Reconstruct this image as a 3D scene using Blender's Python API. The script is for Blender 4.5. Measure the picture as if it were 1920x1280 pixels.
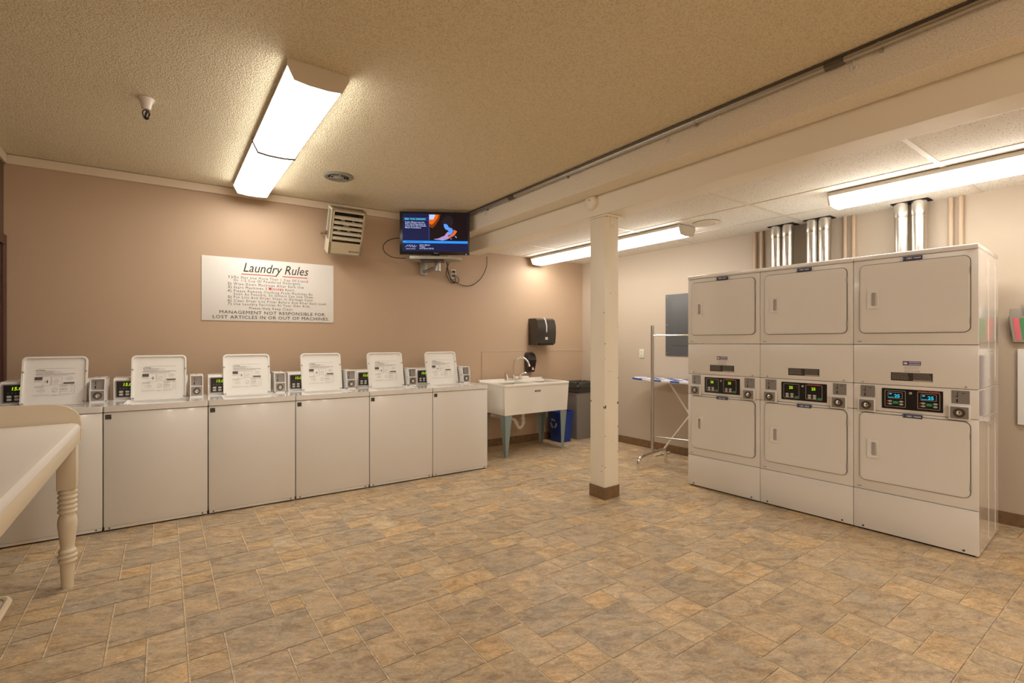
import bpy, bmesh, math, random
from mathutils import Matrix, Vector

random.seed(7)
PI = math.pi
R = math.radians
sc = bpy.context.scene
for o in list(bpy.data.objects):
    bpy.data.objects.remove(o, do_unlink=True)
C = sc.collection

# ------------------------------------------------------------------ camera, world, exposure
cam_d = bpy.data.cameras.new('camera')
cam_d.lens = 914.5 / 1920 * 36
cam_d.sensor_width = 36
cam_d.clip_start = 0.02
cam = bpy.data.objects.new('camera', cam_d)
C.objects.link(cam)
cam.location = (0, 0, 1.37)
cam.rotation_euler = (R(90), 0, R(-35.57))
sc.camera = cam

world = bpy.data.worlds.new('world')
sc.world = world
world.use_nodes = True
world.node_tree.nodes['Background'].inputs[0].default_value = (1.0, 0.86, 0.68, 1)
world.node_tree.nodes['Background'].inputs[1].default_value = 0.02

sc.view_settings.view_transform = 'Standard'
sc.view_settings.look = 'None'
sc.view_settings.gamma = 1
sc.view_settings.use_curve_mapping = False
sc.view_settings.exposure = 1.37

LAMP_COLOR = (1.0, 0.94, 0.85)
LAMP_MAIN = 6.5
LAMP_TILE = 6.4
LAMP_FILL = 20.0  # strength of the added, unseen fill fixtures


# ------------------------------------------------------------------ materials
def mat(name, col, rough=0.5, metal=0.0, bump=None, var=None, emit=None, spec=0.5, coat=0.0):
    m = bpy.data.materials.new(name)
    m.use_nodes = True
    nt = m.node_tree
    b = nt.nodes['Principled BSDF']
    b.inputs['Base Color'].default_value = (*col, 1)
    b.inputs['Roughness'].default_value = rough
    b.inputs['Metallic'].default_value = metal
    b.inputs['Specular IOR Level'].default_value = spec
    if coat:
        b.inputs['Coat Weight'].default_value = coat
        b.inputs['Coat Roughness'].default_value = 0.08
    if emit:
        b.inputs['Emission Color'].default_value = (*emit[0], 1)
        b.inputs['Emission Strength'].default_value = emit[1]
    tc = None
    if bump or var:
        tc = nt.nodes.new('ShaderNodeTexCoord')
    if bump:
        scale, strength, dist = bump[:3]
        n = nt.nodes.new('ShaderNodeTexNoise')
        n.inputs['Scale'].default_value = scale
        n.inputs['Detail'].default_value = bump[3] if len(bump) > 3 else 2
        bn = nt.nodes.new('ShaderNodeBump')
        bn.inputs['Strength'].default_value = strength
        bn.inputs['Distance'].default_value = dist
        nt.links.new(tc.outputs['Object'], n.inputs['Vector'])
        nt.links.new(n.outputs['Fac'], bn.inputs['Height'])
        nt.links.new(bn.outputs['Normal'], b.inputs['Normal'])
    if var:
        scale, col2, lo, hi = var
        n = nt.nodes.new('ShaderNodeTexNoise')
        n.inputs['Scale'].default_value = scale
        n.inputs['Detail'].default_value = 4
        mr = nt.nodes.new('ShaderNodeMapRange')
        mr.inputs['From Min'].default_value = lo
        mr.inputs['From Max'].default_value = hi
        mx = nt.nodes.new('ShaderNodeMix')
        mx.data_type = 'RGBA'
        mx.inputs['A'].default_value = (*col, 1)
        mx.inputs['B'].default_value = (*col2, 1)
        nt.links.new(tc.outputs['Object'], n.inputs['Vector'])
        nt.links.new(n.outputs['Fac'], mr.inputs['Value'])
        nt.links.new(mr.outputs['Result'], mx.inputs['Factor'])
        nt.links.new(mx.outputs['Result'], b.inputs['Base Color'])
    return m


def glow(name, col, strength):
    m = bpy.data.materials.new(name)
    m.use_nodes = True
    nt = m.node_tree
    b = nt.nodes['Principled BSDF']
    b.inputs['Base Color'].default_value = (0.01, 0.01, 0.01, 1) if strength < 2 else (0.8, 0.8, 0.8, 1)
    b.inputs['Emission Color'].default_value = (*col, 1)
    b.inputs['Emission Strength'].default_value = strength
    b.inputs['Roughness'].default_value = 0.4
    if strength < 2:
        b.inputs['Specular IOR Level'].default_value = 0.12
    return m


M = {}
M['wall'] = mat('tan_wall_paint', (0.52, 0.375, 0.258), 0.55, bump=(160, 0.35, 0.002, 3))
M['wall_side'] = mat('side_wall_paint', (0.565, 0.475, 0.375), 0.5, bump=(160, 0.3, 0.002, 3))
M['popcorn'] = mat('textured_ceiling_paint', (0.97, 0.865, 0.625), 0.75, bump=(125, 1.0, 0.014, 3),
                   var=(125, (0.80, 0.69, 0.475), 0.52, 0.38))
M['popcorn_fine'] = mat('textured_soffit_paint', (0.95, 0.88, 0.75), 0.75, bump=(150, 0.9, 0.005, 3),
                        var=(150, (0.80, 0.72, 0.58), 0.50, 0.36))
M['cream'] = mat('cream_paint', (0.93, 0.865, 0.73), 0.4, bump=(14, 0.15, 0.003))
M['trim'] = mat('cream_moulding_paint', (0.74, 0.62, 0.475), 0.4)
M['baseboard'] = mat('brown_vinyl_base', (0.23, 0.135, 0.065), 0.5, var=(20, (0.19, 0.11, 0.05), 0.4, 0.6))
M['brownwall'] = mat('dark_brown_wall', (0.13, 0.08, 0.05), 0.6)
M['darkwood'] = mat('dark_red_brown_wood', (0.07, 0.025, 0.015), 0.4)
M['white'] = mat('white_enamel', (0.82, 0.80, 0.77), 0.30, spec=0.5, coat=0.25)
M['white_gloss'] = mat('white_gloss_enamel', (0.86, 0.845, 0.82), 0.10, spec=0.6, coat=0.6)
M['side_gloss'] = mat('glossy_side_enamel', (0.84, 0.80, 0.74), 0.16, coat=1.0)
M['lid_white'] = mat('white_lid_enamel', (0.86, 0.84, 0.80), 0.35)
M['seam'] = mat('dark_door_seam', (0.10, 0.075, 0.055), 0.7)
M['gap'] = mat('black_gap', (0.01, 0.008, 0.006), 0.9)
M['black'] = mat('black_plastic', (0.018, 0.016, 0.015), 0.25)
M['black_matte'] = mat('black_ink', (0.02, 0.018, 0.016), 0.7)
M['ink'] = mat('printed_ink', (0.10, 0.085, 0.075), 0.7)
M['ink_grey'] = mat('grey_printed_ink', (0.36, 0.33, 0.30), 0.7)
M['recess_shade'] = mat('grey_recess_shade', (0.42, 0.395, 0.38), 0.4)  # grey stands in for shade inside the door handles
M['grey_plate'] = mat('grey_metal_plate', (0.36, 0.345, 0.34), 0.35, 0.5)
M['steel'] = mat('steel_lock', (0.55, 0.53, 0.50), 0.25, 0.9)
M['chrome'] = mat('chrome', (0.80, 0.78, 0.75), 0.12, 1.0)
M['dull_chrome'] = mat('dull_chrome_tube', (0.55, 0.53, 0.50), 0.28, 1.0)
M['tag_blue'] = mat('navy_label', (0.02, 0.035, 0.12), 0.5)
M['label_white'] = mat('label_white', (0.85, 0.84, 0.82), 0.6)
M['purple'] = mat('purple_label', (0.07, 0.035, 0.22), 0.5)
M['dark_label'] = mat('dark_label', (0.045, 0.035, 0.03), 0.5)
M['light_text'] = mat('pale_print', (0.45, 0.42, 0.38), 0.6)
M['green_led'] = glow('green_digit_glow', (0.50, 0.85, 0.01), 0.40)
M['cyan_led'] = glow('cyan_digit_glow', (0.03, 0.60, 0.85), 0.38)
M['button'] = mat('pale_button', (0.50, 0.50, 0.47), 0.5)
M['green_button'] = mat('green_button', (0.03, 0.30, 0.12), 0.5)
M['red_button'] = mat('red_button', (0.55, 0.03, 0.02), 0.5)
M['lcd'] = mat('dark_lcd', (0.02, 0.03, 0.03), 0.2)
M['sign'] = mat('sign_board_white', (0.86, 0.83, 0.79), 0.45)
M['red_ink'] = mat('red_ink', (0.62, 0.03, 0.02), 0.6)
M['lens_main'] = glow('lit_lens_main', LAMP_COLOR, LAMP_MAIN)
M['lens_tile'] = glow('lit_lens_tile', LAMP_COLOR, LAMP_TILE)
M['lens_fill'] = glow('lit_lens_fill', LAMP_COLOR, LAMP_FILL)
M['lens_main_side'] = glow('lit_lens_main_side', LAMP_COLOR, LAMP_MAIN * 0.62)
M['lens_tile_side'] = glow('lit_lens_tile_side', LAMP_COLOR, LAMP_TILE * 0.7)
M['fixture'] = mat('fixture_enamel', (0.72, 0.66, 0.56), 0.4)
M['foil'] = mat('foil_duct', (0.72, 0.70, 0.66), 0.27, 1.0, bump=(14, 0.22, 0.006, 3))
M['pipe_paint'] = mat('tan_painted_pipe', (0.60, 0.45, 0.32), 0.4)
M['conduit'] = mat('galvanised_conduit', (0.50, 0.48, 0.44), 0.32, 0.9)
M['coupling'] = mat('dark_steel_coupling', (0.16, 0.14, 0.12), 0.4, 0.8)
M['porcelain'] = mat('porcelain', (0.75, 0.70, 0.66), 0.25)
M['wire'] = mat('black_cord', (0.015, 0.012, 0.010), 0.5)
M['heater'] = mat('beige_heater_enamel', (0.52, 0.43, 0.29), 0.45)
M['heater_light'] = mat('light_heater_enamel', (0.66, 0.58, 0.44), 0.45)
M['vent_metal'] = mat('grey_vent_metal', (0.33, 0.33, 0.28), 0.4, 0.4)
M['panel_grey'] = mat('grey_panel_enamel', (0.105, 0.108, 0.112), 0.45)
M['outlet'] = mat('ivory_outlet', (0.80, 0.76, 0.64), 0.4)
M['sink_white'] = mat('white_sink_plastic', (0.86, 0.82, 0.75), 0.35)
M['leg_blue'] = mat('grey_blue_leg_enamel', (0.26, 0.33, 0.33), 0.35)
M['pvc'] = mat('white_pvc', (0.80, 0.76, 0.68), 0.35)
M['smoke_plastic'] = mat('smoky_black_plastic', (0.035, 0.028, 0.024), 0.22, coat=0.3)
M['silver_strip'] = mat('pale_window_strip', (0.55, 0.53, 0.50), 0.3)
M['blue_bin'] = mat('blue_bin_plastic', (0.012, 0.045, 0.28), 0.4)
M['grey_bin'] = mat('grey_bin_plastic', (0.22, 0.195, 0.175), 0.55)
M['bag'] = mat('black_bag_plastic', (0.035, 0.035, 0.03), 0.22)
M['iron_blue'] = mat('blue_cover_cloth', (0.03, 0.08, 0.38), 0.8)
M['iron_white'] = mat('white_cover_cloth', (0.80, 0.80, 0.84), 0.8)
M['white_tube'] = mat('white_tube_enamel', (0.80, 0.74, 0.66), 0.35)
M['table_top'] = mat('white_laminate', (0.80, 0.755, 0.70), 0.22)
M['table_cream'] = mat('cream_table_paint', (0.74, 0.64, 0.48), 0.35)
M['basket_rim'] = mat('cream_basket_plastic', (0.70, 0.58, 0.42), 0.4)
M['basket_body'] = mat('yellow_basket_plastic', (0.55, 0.42, 0.05), 0.5)
M['clear_plastic'] = mat('smoky_pocket_plastic', (0.42, 0.38, 0.33), 0.25)
M['paper_white'] = mat('white_paper', (0.85, 0.83, 0.80), 0.7)
M['paper_pink'] = mat('pink_paper', (0.85, 0.20, 0.24), 0.7)
M['paper_green'] = mat('green_paper', (0.10, 0.35, 0.15), 0.7)
M['poster'] = mat('purple_poster', (0.10, 0.06, 0.13), 0.6)
M['chip'] = mat('chipped_dark_metal', (0.05, 0.07, 0.05), 0.6)
M['white_plastic'] = mat('white_ceiling_plastic', (0.80, 0.74, 0.64), 0.4)
M['mount_silver'] = mat('silver_mount_paint', (0.42, 0.40, 0.36), 0.35, 0.4)


def tile_ceiling_mat():
    m = mat('acoustic_ceiling_tile', (0.91, 0.87, 0.79), 0.8)
    nt = m.node_tree
    b = nt.nodes['Principled BSDF']
    tc = nt.nodes.new('ShaderNodeTexCoord')
    mp = nt.nodes.new('ShaderNodeMapping')
    mp.inputs['Scale'].default_value = (42, 90, 50)
    n = nt.nodes.new('ShaderNodeTexNoise')
    n.inputs['Scale'].default_value = 1.6
    n.inputs['Detail'].default_value = 3
    mr = nt.nodes.new('ShaderNodeMapRange')
    mr.inputs['From Min'].default_value = 0.60
    mr.inputs['From Max'].default_value = 0.68
    mx = nt.nodes.new('ShaderNodeMix')
    mx.data_type = 'RGBA'
    mx.inputs['A'].default_value = (0.91, 0.87, 0.79, 1)
    mx.inputs['B'].default_value = (0.42, 0.36, 0.29, 1)
    nt.links.new(tc.outputs['Object'], mp.inputs['Vector'])
    nt.links.new(mp.outputs['Vector'], n.inputs['Vector'])
    nt.links.new(n.outputs['Fac'], mr.inputs['Value'])
    nt.links.new(mr.outputs['Result'], mx.inputs['Factor'])
    nt.links.new(mx.outputs['Result'], b.inputs['Base Color'])
    return m


M['tile_ceiling'] = tile_ceiling_mat()


def floor_mat():
    m = bpy.data.materials.new('stone_pattern_sheet_vinyl')
    m.use_nodes = True
    nt = m.node_tree
    N, L = nt.nodes, nt.links
    b = N['Principled BSDF']
    b.inputs['Roughness'].default_value = 0.42
    b.inputs['Specular IOR Level'].default_value = 0.35
    at = N.new('ShaderNodeAttribute'); at.attribute_name = 'tile_tint'
    sd = N.new('ShaderNodeAttribute'); sd.attribute_name = 'tile_seed'
    tc = N.new('ShaderNodeTexCoord')
    sv = N.new('ShaderNodeVectorMath'); sv.operation = 'SCALE'; sv.inputs['Scale'].default_value = 30
    L.new(sd.outputs['Color'], sv.inputs[0])
    ad = N.new('ShaderNodeVectorMath'); ad.operation = 'ADD'
    L.new(tc.outputs['Object'], ad.inputs[0]); L.new(sv.outputs['Vector'], ad.inputs[1])
    rt = N.new('ShaderNodeVectorRotate'); rt.rotation_type = 'Z_AXIS'; rt.inputs['Angle'].default_value = R(28)
    L.new(ad.outputs['Vector'], rt.inputs['Vector'])
    mp = N.new('ShaderNodeMapping'); mp.inputs['Scale'].default_value = (6.5, 13, 1)
    L.new(rt.outputs['Vector'], mp.inputs['Vector'])
    n1 = N.new('ShaderNodeTexNoise'); n1.inputs['Scale'].default_value = 1.0; n1.inputs['Detail'].default_value = 8
    n1.inputs['Roughness'].default_value = 0.65; n1.inputs['Distortion'].default_value = 1.2
    L.new(mp.outputs['Vector'], n1.inputs['Vector'])
    n2 = N.new('ShaderNodeTexNoise'); n2.inputs['Scale'].default_value = 5.5; n2.inputs['Detail'].default_value = 7
    n2.inputs['Roughness'].default_value = 0.7; n2.inputs['Distortion'].default_value = 0.8
    L.new(ad.outputs['Vector'], n2.inputs['Vector'])
    r1 = N.new('ShaderNodeValToRGB')
    e = r1.color_ramp.elements
    e[0].position = 0.30; e[0].color = (0.62, 0.57, 0.52, 1)
    e[1].position = 0.72; e[1].color = (1.25, 1.25, 1.25, 1)
    x = r1.color_ramp.elements.new(0.50); x.color = (0.96, 0.93, 0.90, 1)
    L.new(n1.outputs['Fac'], r1.inputs['Fac'])
    r2 = N.new('ShaderNodeValToRGB')
    e = r2.color_ramp.elements
    e[0].position = 0.36; e[0].color = (0.88, 0.92, 0.98, 1)
    e[1].position = 0.66; e[1].color = (1.12, 1.03, 0.88, 1)
    L.new(n2.outputs['Fac'], r2.inputs['Fac'])
    m1 = N.new('ShaderNodeMix'); m1.data_type = 'RGBA'; m1.blend_type = 'MULTIPLY'; m1.inputs['Factor'].default_value = 1
    L.new(r1.outputs['Color'], m1.inputs['A']); L.new(r2.outputs['Color'], m1.inputs['B'])
    m2 = N.new('ShaderNodeMix'); m2.data_type = 'RGBA'; m2.blend_type = 'MULTIPLY'; m2.inputs['Factor'].default_value = 1
    n3 = N.new('ShaderNodeTexNoise'); n3.inputs['Scale'].default_value = 62; n3.inputs['Detail'].default_value = 5
    n3.inputs['Roughness'].default_value = 0.75; n3.inputs['Distortion'].default_value = 1.5
    mp3 = N.new('ShaderNodeMapping'); mp3.inputs['Scale'].default_value = (0.6, 1.5, 1)
    L.new(rt.outputs['Vector'], mp3.inputs['Vector']); L.new(mp3.outputs['Vector'], n3.inputs['Vector'])
    r3 = N.new('ShaderNodeMapRange'); r3.inputs['From Min'].default_value = 0.32; r3.inputs['From Max'].default_value = 0.68
    r3.inputs['To Min'].default_value = 0.64; r3.inputs['To Max'].default_value = 1.34
    L.new(n3.outputs['Fac'], r3.inputs['Value'])
    m3 = N.new('ShaderNodeVectorMath'); m3.operation = 'SCALE'
    L.new(m1.outputs['Result'], m3.inputs[0]); L.new(r3.outputs['Result'], m3.inputs['Scale'])
    L.new(m3.outputs['Vector'], m2.inputs['A']); L.new(at.outputs['Color'], m2.inputs['B'])
    L.new(m2.outputs['Result'], b.inputs['Base Color'])
    bn = N.new('ShaderNodeBump'); bn.inputs['Strength'].default_value = 0.25; bn.inputs['Distance'].default_value = 0.002
    L.new(n1.outputs['Fac'], bn.inputs['Height']); L.new(bn.outputs['Normal'], b.inputs['Normal'])
    return m


M['floor'] = floor_mat()


# ------------------------------------------------------------------ mesh helpers
FR = Matrix(((1, 0, 0, 0), (0, 0, -1, 0), (0, 1, 0, 0), (0, 0, 0, 1)))      # drawn in x,y: faces -y
LF = Matrix(((0, 0, -1, 0), (-1, 0, 0, 0), (0, 1, 0, 0), (0, 0, 0, 1)))     # drawn in x,y: faces -x
I4 = Matrix.Identity(4)


def T(x, y, z):
    return Matrix.Translation((x, y, z))


def box(bm, x0, x1, y0, y1, z0, z1, bev=0.0, seg=2, mtx=None):
    m = Matrix.Translation(((x0 + x1) / 2, (y0 + y1) / 2, (z0 + z1) / 2)) @ Matrix.Diagonal((x1 - x0, y1 - y0, z1 - z0, 1))
    r = bmesh.ops.create_cube(bm, size=1, matrix=m)
    vs = r['verts']
    if bev:
        es = list({e for v in vs for e in v.link_edges})
        g = bmesh.ops.bevel(bm, geom=es, offset=bev, segments=seg, affect='EDGES', profile=0.5)
        vs = list({v for f in g['faces'] for v in f.verts} | {v for v in vs if v.is_valid})
    if mtx is not None:
        bmesh.ops.transform(bm, matrix=mtx, verts=vs)


def prism(bm, poly, c0, c1, mtx=FR):
    a = [bm.verts.new(mtx @ Vector((p[0], p[1], c0))) for p in poly]
    b = [bm.verts.new(mtx @ Vector((p[0], p[1], c1))) for p in poly]
    n = len(poly)
    bm.faces.new(a[::-1]); bm.faces.new(b)
    for i in range(n):
        bm.faces.new((a[i], a[(i + 1) % n], b[(i + 1) % n], b[i]))


def ring(bm, outer, inner, c0, c1, mtx=FR):
    n = len(outer)
    V = lambda P_, c: [bm.verts.new(mtx @ Vector((p[0], p[1], c))) for p in P_]
    o0, o1, i0, i1 = V(outer, c0), V(outer, c1), V(inner, c0), V(inner, c1)
    for k in range(n):
        j = (k + 1) % n
        bm.faces.new((o0[k], o0[j], o1[j], o1[k]))
        bm.faces.new((i0[j], i0[k], i1[k], i1[j]))
        bm.faces.new((o1[k], o1[j], i1[j], i1[k]))
        bm.faces.new((o0[j], o0[k], i0[k], i0[j]))


def rr(x0, x1, y0, y1, r, n=5):
    pts = []
    for cx, cy, a0 in ((x1 - r, y1 - r, 0), (x0 + r, y1 - r, 90), (x0 + r, y0 + r, 180), (x1 - r, y0 + r, 270)):
        for i in range(n + 1):
            a = R(a0 + 90 * i / n)
            pts.append((cx + r * math.cos(a), cy + r * math.sin(a)))
    return pts


def circ(cx, cy, rx, ry=None, n=20):
    ry = rx if ry is None else ry
    return [(cx + rx * math.cos(2 * PI * i / n), cy + ry * math.sin(2 * PI * i / n)) for i in range(n)]


def lathe(bm, prof, seg=24, mtx=I4, cap=True):
    rows = []
    for r, z in prof:
        rows.append([bm.verts.new(mtx @ Vector((r * math.cos(2 * PI * i / seg), r * math.sin(2 * PI * i / seg), z))) for i in range(seg)])
    for a, b in zip(rows, rows[1:]):
        for i in range(seg):
            j = (i + 1) % seg
            bm.faces.new((a[i], a[j], b[j], b[i]))
    if cap:
        bm.faces.new(rows[0][::-1]); bm.faces.new(rows[-1])


def spline(pts, n=8):
    P_ = [Vector(p) for p in pts]
    P_ = [P_[0] * 2 - P_[1]] + P_ + [P_[-1] * 2 - P_[-2]]
    out = []
    for i in range(1, len(P_) - 2):
        p0, p1, p2, p3 = P_[i - 1:i + 3]
        for k in range(n):
            t = k / n
            out.append(0.5 * ((2 * p1) + (p2 - p0) * t + (2 * p0 - 5 * p1 + 4 * p2 - p3) * t * t + (3 * p1 - p0 - 3 * p2 + p3) * t ** 3))
    out.append(P_[-2])
    return out


def tube(bm, pts, r, seg=10, closed=False):
    P_ = [Vector(p) for p in pts]
    n = len(P_)
    rows = []
    up = None
    for i in range(n):
        if closed:
            d = P_[(i + 1) % n] - P_[i - 1]
        else:
            d = P_[min(i + 1, n - 1)] - P_[max(i - 1, 0)]
        d.normalize()
        if up is None:
            up = d.orthogonal().normalized()
        else:
            up = (up - d * up.dot(d)).normalized()
        s = d.cross(up)
        rad = r[i] if isinstance(r, (list, tuple)) else r
        rows.append([bm.verts.new(P_[i] + (up * math.cos(2 * PI * k / seg) + s * math.sin(2 * PI * k / seg)) * rad) for k in range(seg)])
    pairs = list(zip(rows, rows[1:]))
    if closed:
        pairs.append((rows[-1], rows[0]))
    for a, b in pairs:
        for k in range(seg):
            j = (k + 1) % seg
            bm.faces.new((a[k], a[j], b[j], b[k]))
    if not closed:
        bm.faces.new(rows[0][::-1]); bm.faces.new(rows[-1])


def hexa(bm, b4, t4):
    a = [bm.verts.new(Vector(p)) for p in b4]
    b = [bm.verts.new(Vector(p)) for p in t4]
    bm.faces.new(a[::-1]); bm.faces.new(b)
    for i in range(4):
        j = (i + 1) % 4
        bm.faces.new((a[i], a[j], b[j], b[i]))


def text(bm, s, size, x, y, mtx=FR, c=0.0006, align='LEFT', shear=0.0, space=1.0, width=None, bold=0.0):
    cu = bpy.data.curves.new('lettering_curve', 'FONT')
    cu.body = s; cu.size = size; cu.align_x = align; cu.shear = shear; cu.space_character = space
    cu.resolution_u = 2; cu.extrude = 0.0002; cu.offset = bold
    ob = bpy.data.objects.new('lettering_source', cu)
    me = bpy.data.meshes.new_from_object(ob)
    xs = [v.co.x for v in me.vertices] or [0, 1]
    sx = 1.0
    if width:
        sx = width / max(1e-6, max(xs) - min(xs))
    b2 = bmesh.new(); b2.from_mesh(me)
    bmesh.ops.transform(b2, matrix=mtx @ Matrix.Translation((x, y, c)) @ Matrix.Diagonal((sx, 1, 1, 1)), verts=b2.verts)
    tmp = bpy.data.meshes.new('t'); b2.to_mesh(tmp); b2.free()
    bm.from_mesh(tmp)
    bpy.data.meshes.remove(tmp); bpy.data.meshes.remove(me)
    bpy.data.objects.remove(ob); bpy.data.curves.remove(cu)


def obj(name, bm, m, parent=None, loc=None, rot=None, smooth=35, label=None, fix=True):
    if fix:
        bmesh.ops.recalc_face_normals(bm, faces=bm.faces)
    me = bpy.data.meshes.new(name)
    bm.to_mesh(me); bm.free()
    me.materials.append(m)
    if smooth:
        me.shade_smooth()
        me.set_sharp_from_angle(angle=R(smooth))
    o = bpy.data.objects.new(name, me)
    C.objects.link(o)
    if parent is not None:
        o.parent = parent
    if loc is not None:
        o.location = loc
    if rot is not None:
        o.rotation_euler = rot
    if label:
        o['label'] = label
    return o


def thing(name, label, cat, loc=(0, 0, 0), rotz=0.0, group=None):
    o = bpy.data.objects.new(name, None)
    o.empty_display_size = 0.1
    C.objects.link(o)
    o.location = loc
    o.rotation_euler = (0, 0, rotz)
    o['label'] = label; o['category'] = cat
    if group:
        o['group'] = group
    return o


def tag(o, label, cat, group=None):
    o['label'] = label; o['category'] = cat
    if group:
        o['group'] = group
    return o


def struct(name, bm, m, smooth=0, loc=None, rot=None, fix=True):
    o = obj(name, bm, m, None, loc, rot, smooth, fix=fix)
    o['kind'] = 'structure'
    return o


def kids(o):
    return [c for c in bpy.data.objects if c.parent == o]


def dup(root, loc, rotz, label):
    def rec(o, parent):
        c = o.copy(); C.objects.link(c)
        if parent is not None:
            c.parent = parent
        for k in kids_of.get(o.name, []):
            rec(k, c)
        return c
    kids_of = {}
    for o in bpy.data.objects:
        if o.parent:
            kids_of.setdefault(o.parent.name, []).append(o)
    r = rec(root, None)
    r.location = loc; r.rotation_euler = (0, 0, rotz); r['label'] = label
    return r


def B():
    return bmesh.new()


WA = -0.035                                     # bearing of the long wall
def wy(x, off=0.0):
    return 5.33 - 0.035 * (x - 3.7) - off
def wx(y, off=0.0):
    return 5.065 + (5.3 - y) * 0.0178 - off
RA = math.atan(0.0178)                          # the right wall runs almost parallel to y


# ------------------------------------------------------------------ room shell
# floor: printed sheet vinyl, one face for every printed stone
U_LINES = [(-9, -4.55), (-3, -0.572), (-2, 0.087), (-1, 0.746), (0, 1.423), (1, 2.113), (2, 2.815), (3, 3.53), (4, 4.25), (6, 5.69)]
V_LINES = [(-6, -3.85), (-1, 0.567), (0, 1.459), (1, 2.355), (2, 3.285), (3, 4.205), (5, 6.05)]


def lerp_lines(L_, t):
    for (a, va), (b, vb) in zip(L_, L_[1:]):
        if t <= b:
            break
    return va + (vb - va) * (t - a) / (b - a)


GREY, TAN, ORANGE, LIGHT = (0.495, 0.400, 0.282), (0.545, 0.425, 0.285), (0.600, 0.445, 0.268), (0.585, 0.463, 0.310)
CELL = [(0, 2, 0, 2, ORANGE), (0, 2, 2, 4, TAN), (2, 7, 0, 4, GREY), (7, 9, 0, 2, ORANGE), (7, 9, 2, 6, LIGHT),
        (0, 5, 4, 7, GREY), (5, 7, 4, 6, ORANGE), (0, 2, 7, 10, TAN), (0, 2, 10, 12, GREY), (2, 5, 7, 12, TAN),
        (5, 9, 6, 10, GREY), (5, 7, 10, 12, TAN), (7, 9, 10, 12, LIGHT)]
GROUT = (0.74, 0.61, 0.43)


def build_floor():
    bm = B()
    ct = bm.loops.layers.float_color.new('tile_tint')
    cs = bm.loops.layers.float_color.new('tile_seed')
    rnd = random.Random(3)
    seeds = [(rnd.random(), rnd.random(), rnd.random(), 1) for _ in CELL]
    X0, X1, Y0, Y1 = -1.1, 5.35, -3.45, 5.6
    e = 0.0046
    d_ = 0.0028

    def quad(x0, x1, y0, y1, z, col, seed):
        x0, x1, y0, y1 = max(x0, X0), min(x1, X1), max(y0, Y0), min(y1, Y1)
        if x1 - x0 < 1e-4 or y1 - y0 < 1e-4:
            return
        f = bm.faces.new([bm.verts.new((a, b, z)) for a, b in ((x0, y0), (x1, y0), (x1, y1), (x0, y1))])
        for l in f.loops:
            l[ct] = (*col, 1); l[cs] = seed
    quad(X0, X1, Y0, Y1, -0.0012, GROUT, (0.3, 0.3, 0.3, 1))
    for i in range(-5, 7):
        for j in range(-6, 6):
            for k, (a, b, c_, d, col) in enumerate(CELL):
                x0, x1 = lerp_lines(U_LINES, i + a / 9), lerp_lines(U_LINES, i + b / 9)
                y0, y1 = lerp_lines(V_LINES, j + c_ / 12), lerp_lines(V_LINES, j + d / 12)
                t = rnd.uniform(0.94, 1.06)
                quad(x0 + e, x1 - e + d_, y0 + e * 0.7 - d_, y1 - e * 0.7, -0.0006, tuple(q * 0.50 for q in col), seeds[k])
                quad(x0 + e, x1 - e, y0 + e * 0.7, y1 - e * 0.7, 0.0, tuple(q * t for q in col), seeds[k])
    for f in bm.faces:
        if f.normal.z < 0:
            f.normal_flip()
    o = struct('floor', bm, M['floor'], fix=False)


build_floor()
bm = B(); box(bm, -1.1, 5.35, -3.45, 5.6, -0.12, -0.004)
struct('floor', bm, M['baseboard']).name = 'floor_slab'

bm = B(); box(bm, -2.3, 5.6, 0, 0.12, 0, 3.0, mtx=T(3.7, 5.33, 0) @ Matrix.Rotation(WA, 4, 'Z') @ T(-3.7, 0, 0))
struct('wall_back', bm, M['wall'])
bm = B(); box(bm, 0, 0.12, -8.9, 0.4, 0, 3.0, mtx=T(5.065, 5.3, 0) @ Matrix.Rotation(RA, 4, 'Z'))
struct('wall_right', bm, M['wall_side'])
bm = B(); box(bm, -1.15, -1.03, -3.5, 5.56, 0, 3.0)
struct('wall_left', bm, M['brownwall'])
bm = B(); box(bm, -1.15, 5.4, -3.52, -3.4, 0, 3.0)
struct('wall_front', bm, M['wall'])

bm = B(); box(bm, -1.1, 2.96, -3.45, 5.6, 2.86, 2.98)
struct('ceiling', bm, M['popcorn'])
# drop down box with the same texture, then the smooth painted beam
bm = B(); box(bm, 2.90, 3.085, -3.4, wy(3.0), 2.645, 2.859, 0.006)
struct('ceiling_soffit', bm, M['popcorn_fine'])
bm = B(); box(bm, 3.09, 3.295, -3.4, wy(3.2), 2.472, 2.859, 0.004)
struct('ceiling_beam', bm, M['cream'])
# acoustic tile ceiling
bm = B(); box(bm, 3.297, 5.27, -3.4, 5.33, 2.522, 2.60)
struct('ceiling_tiles', bm, M['tile_ceiling'])
SK = 0.026
bm = B()
skm = T(4.055, 0.6, 0) @ Matrix.Rotation(SK, 4, 'Z')
for dx in (-0.62, 0.0, 0.62):
    box(bm, dx - 0.008, dx + 0.008, -3.9, 4.65, 2.5175, 2.5225, mtx=skm)
for yy in (-1.48, -0.26, 0.96, 2.18, 3.40, 4.62):
    box(bm, 3.30, 5.13, yy - 0.014, yy + 0.014, 2.5170, 2.5225)
struct('ceiling_grid', bm, M['white_plastic'])

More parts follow.
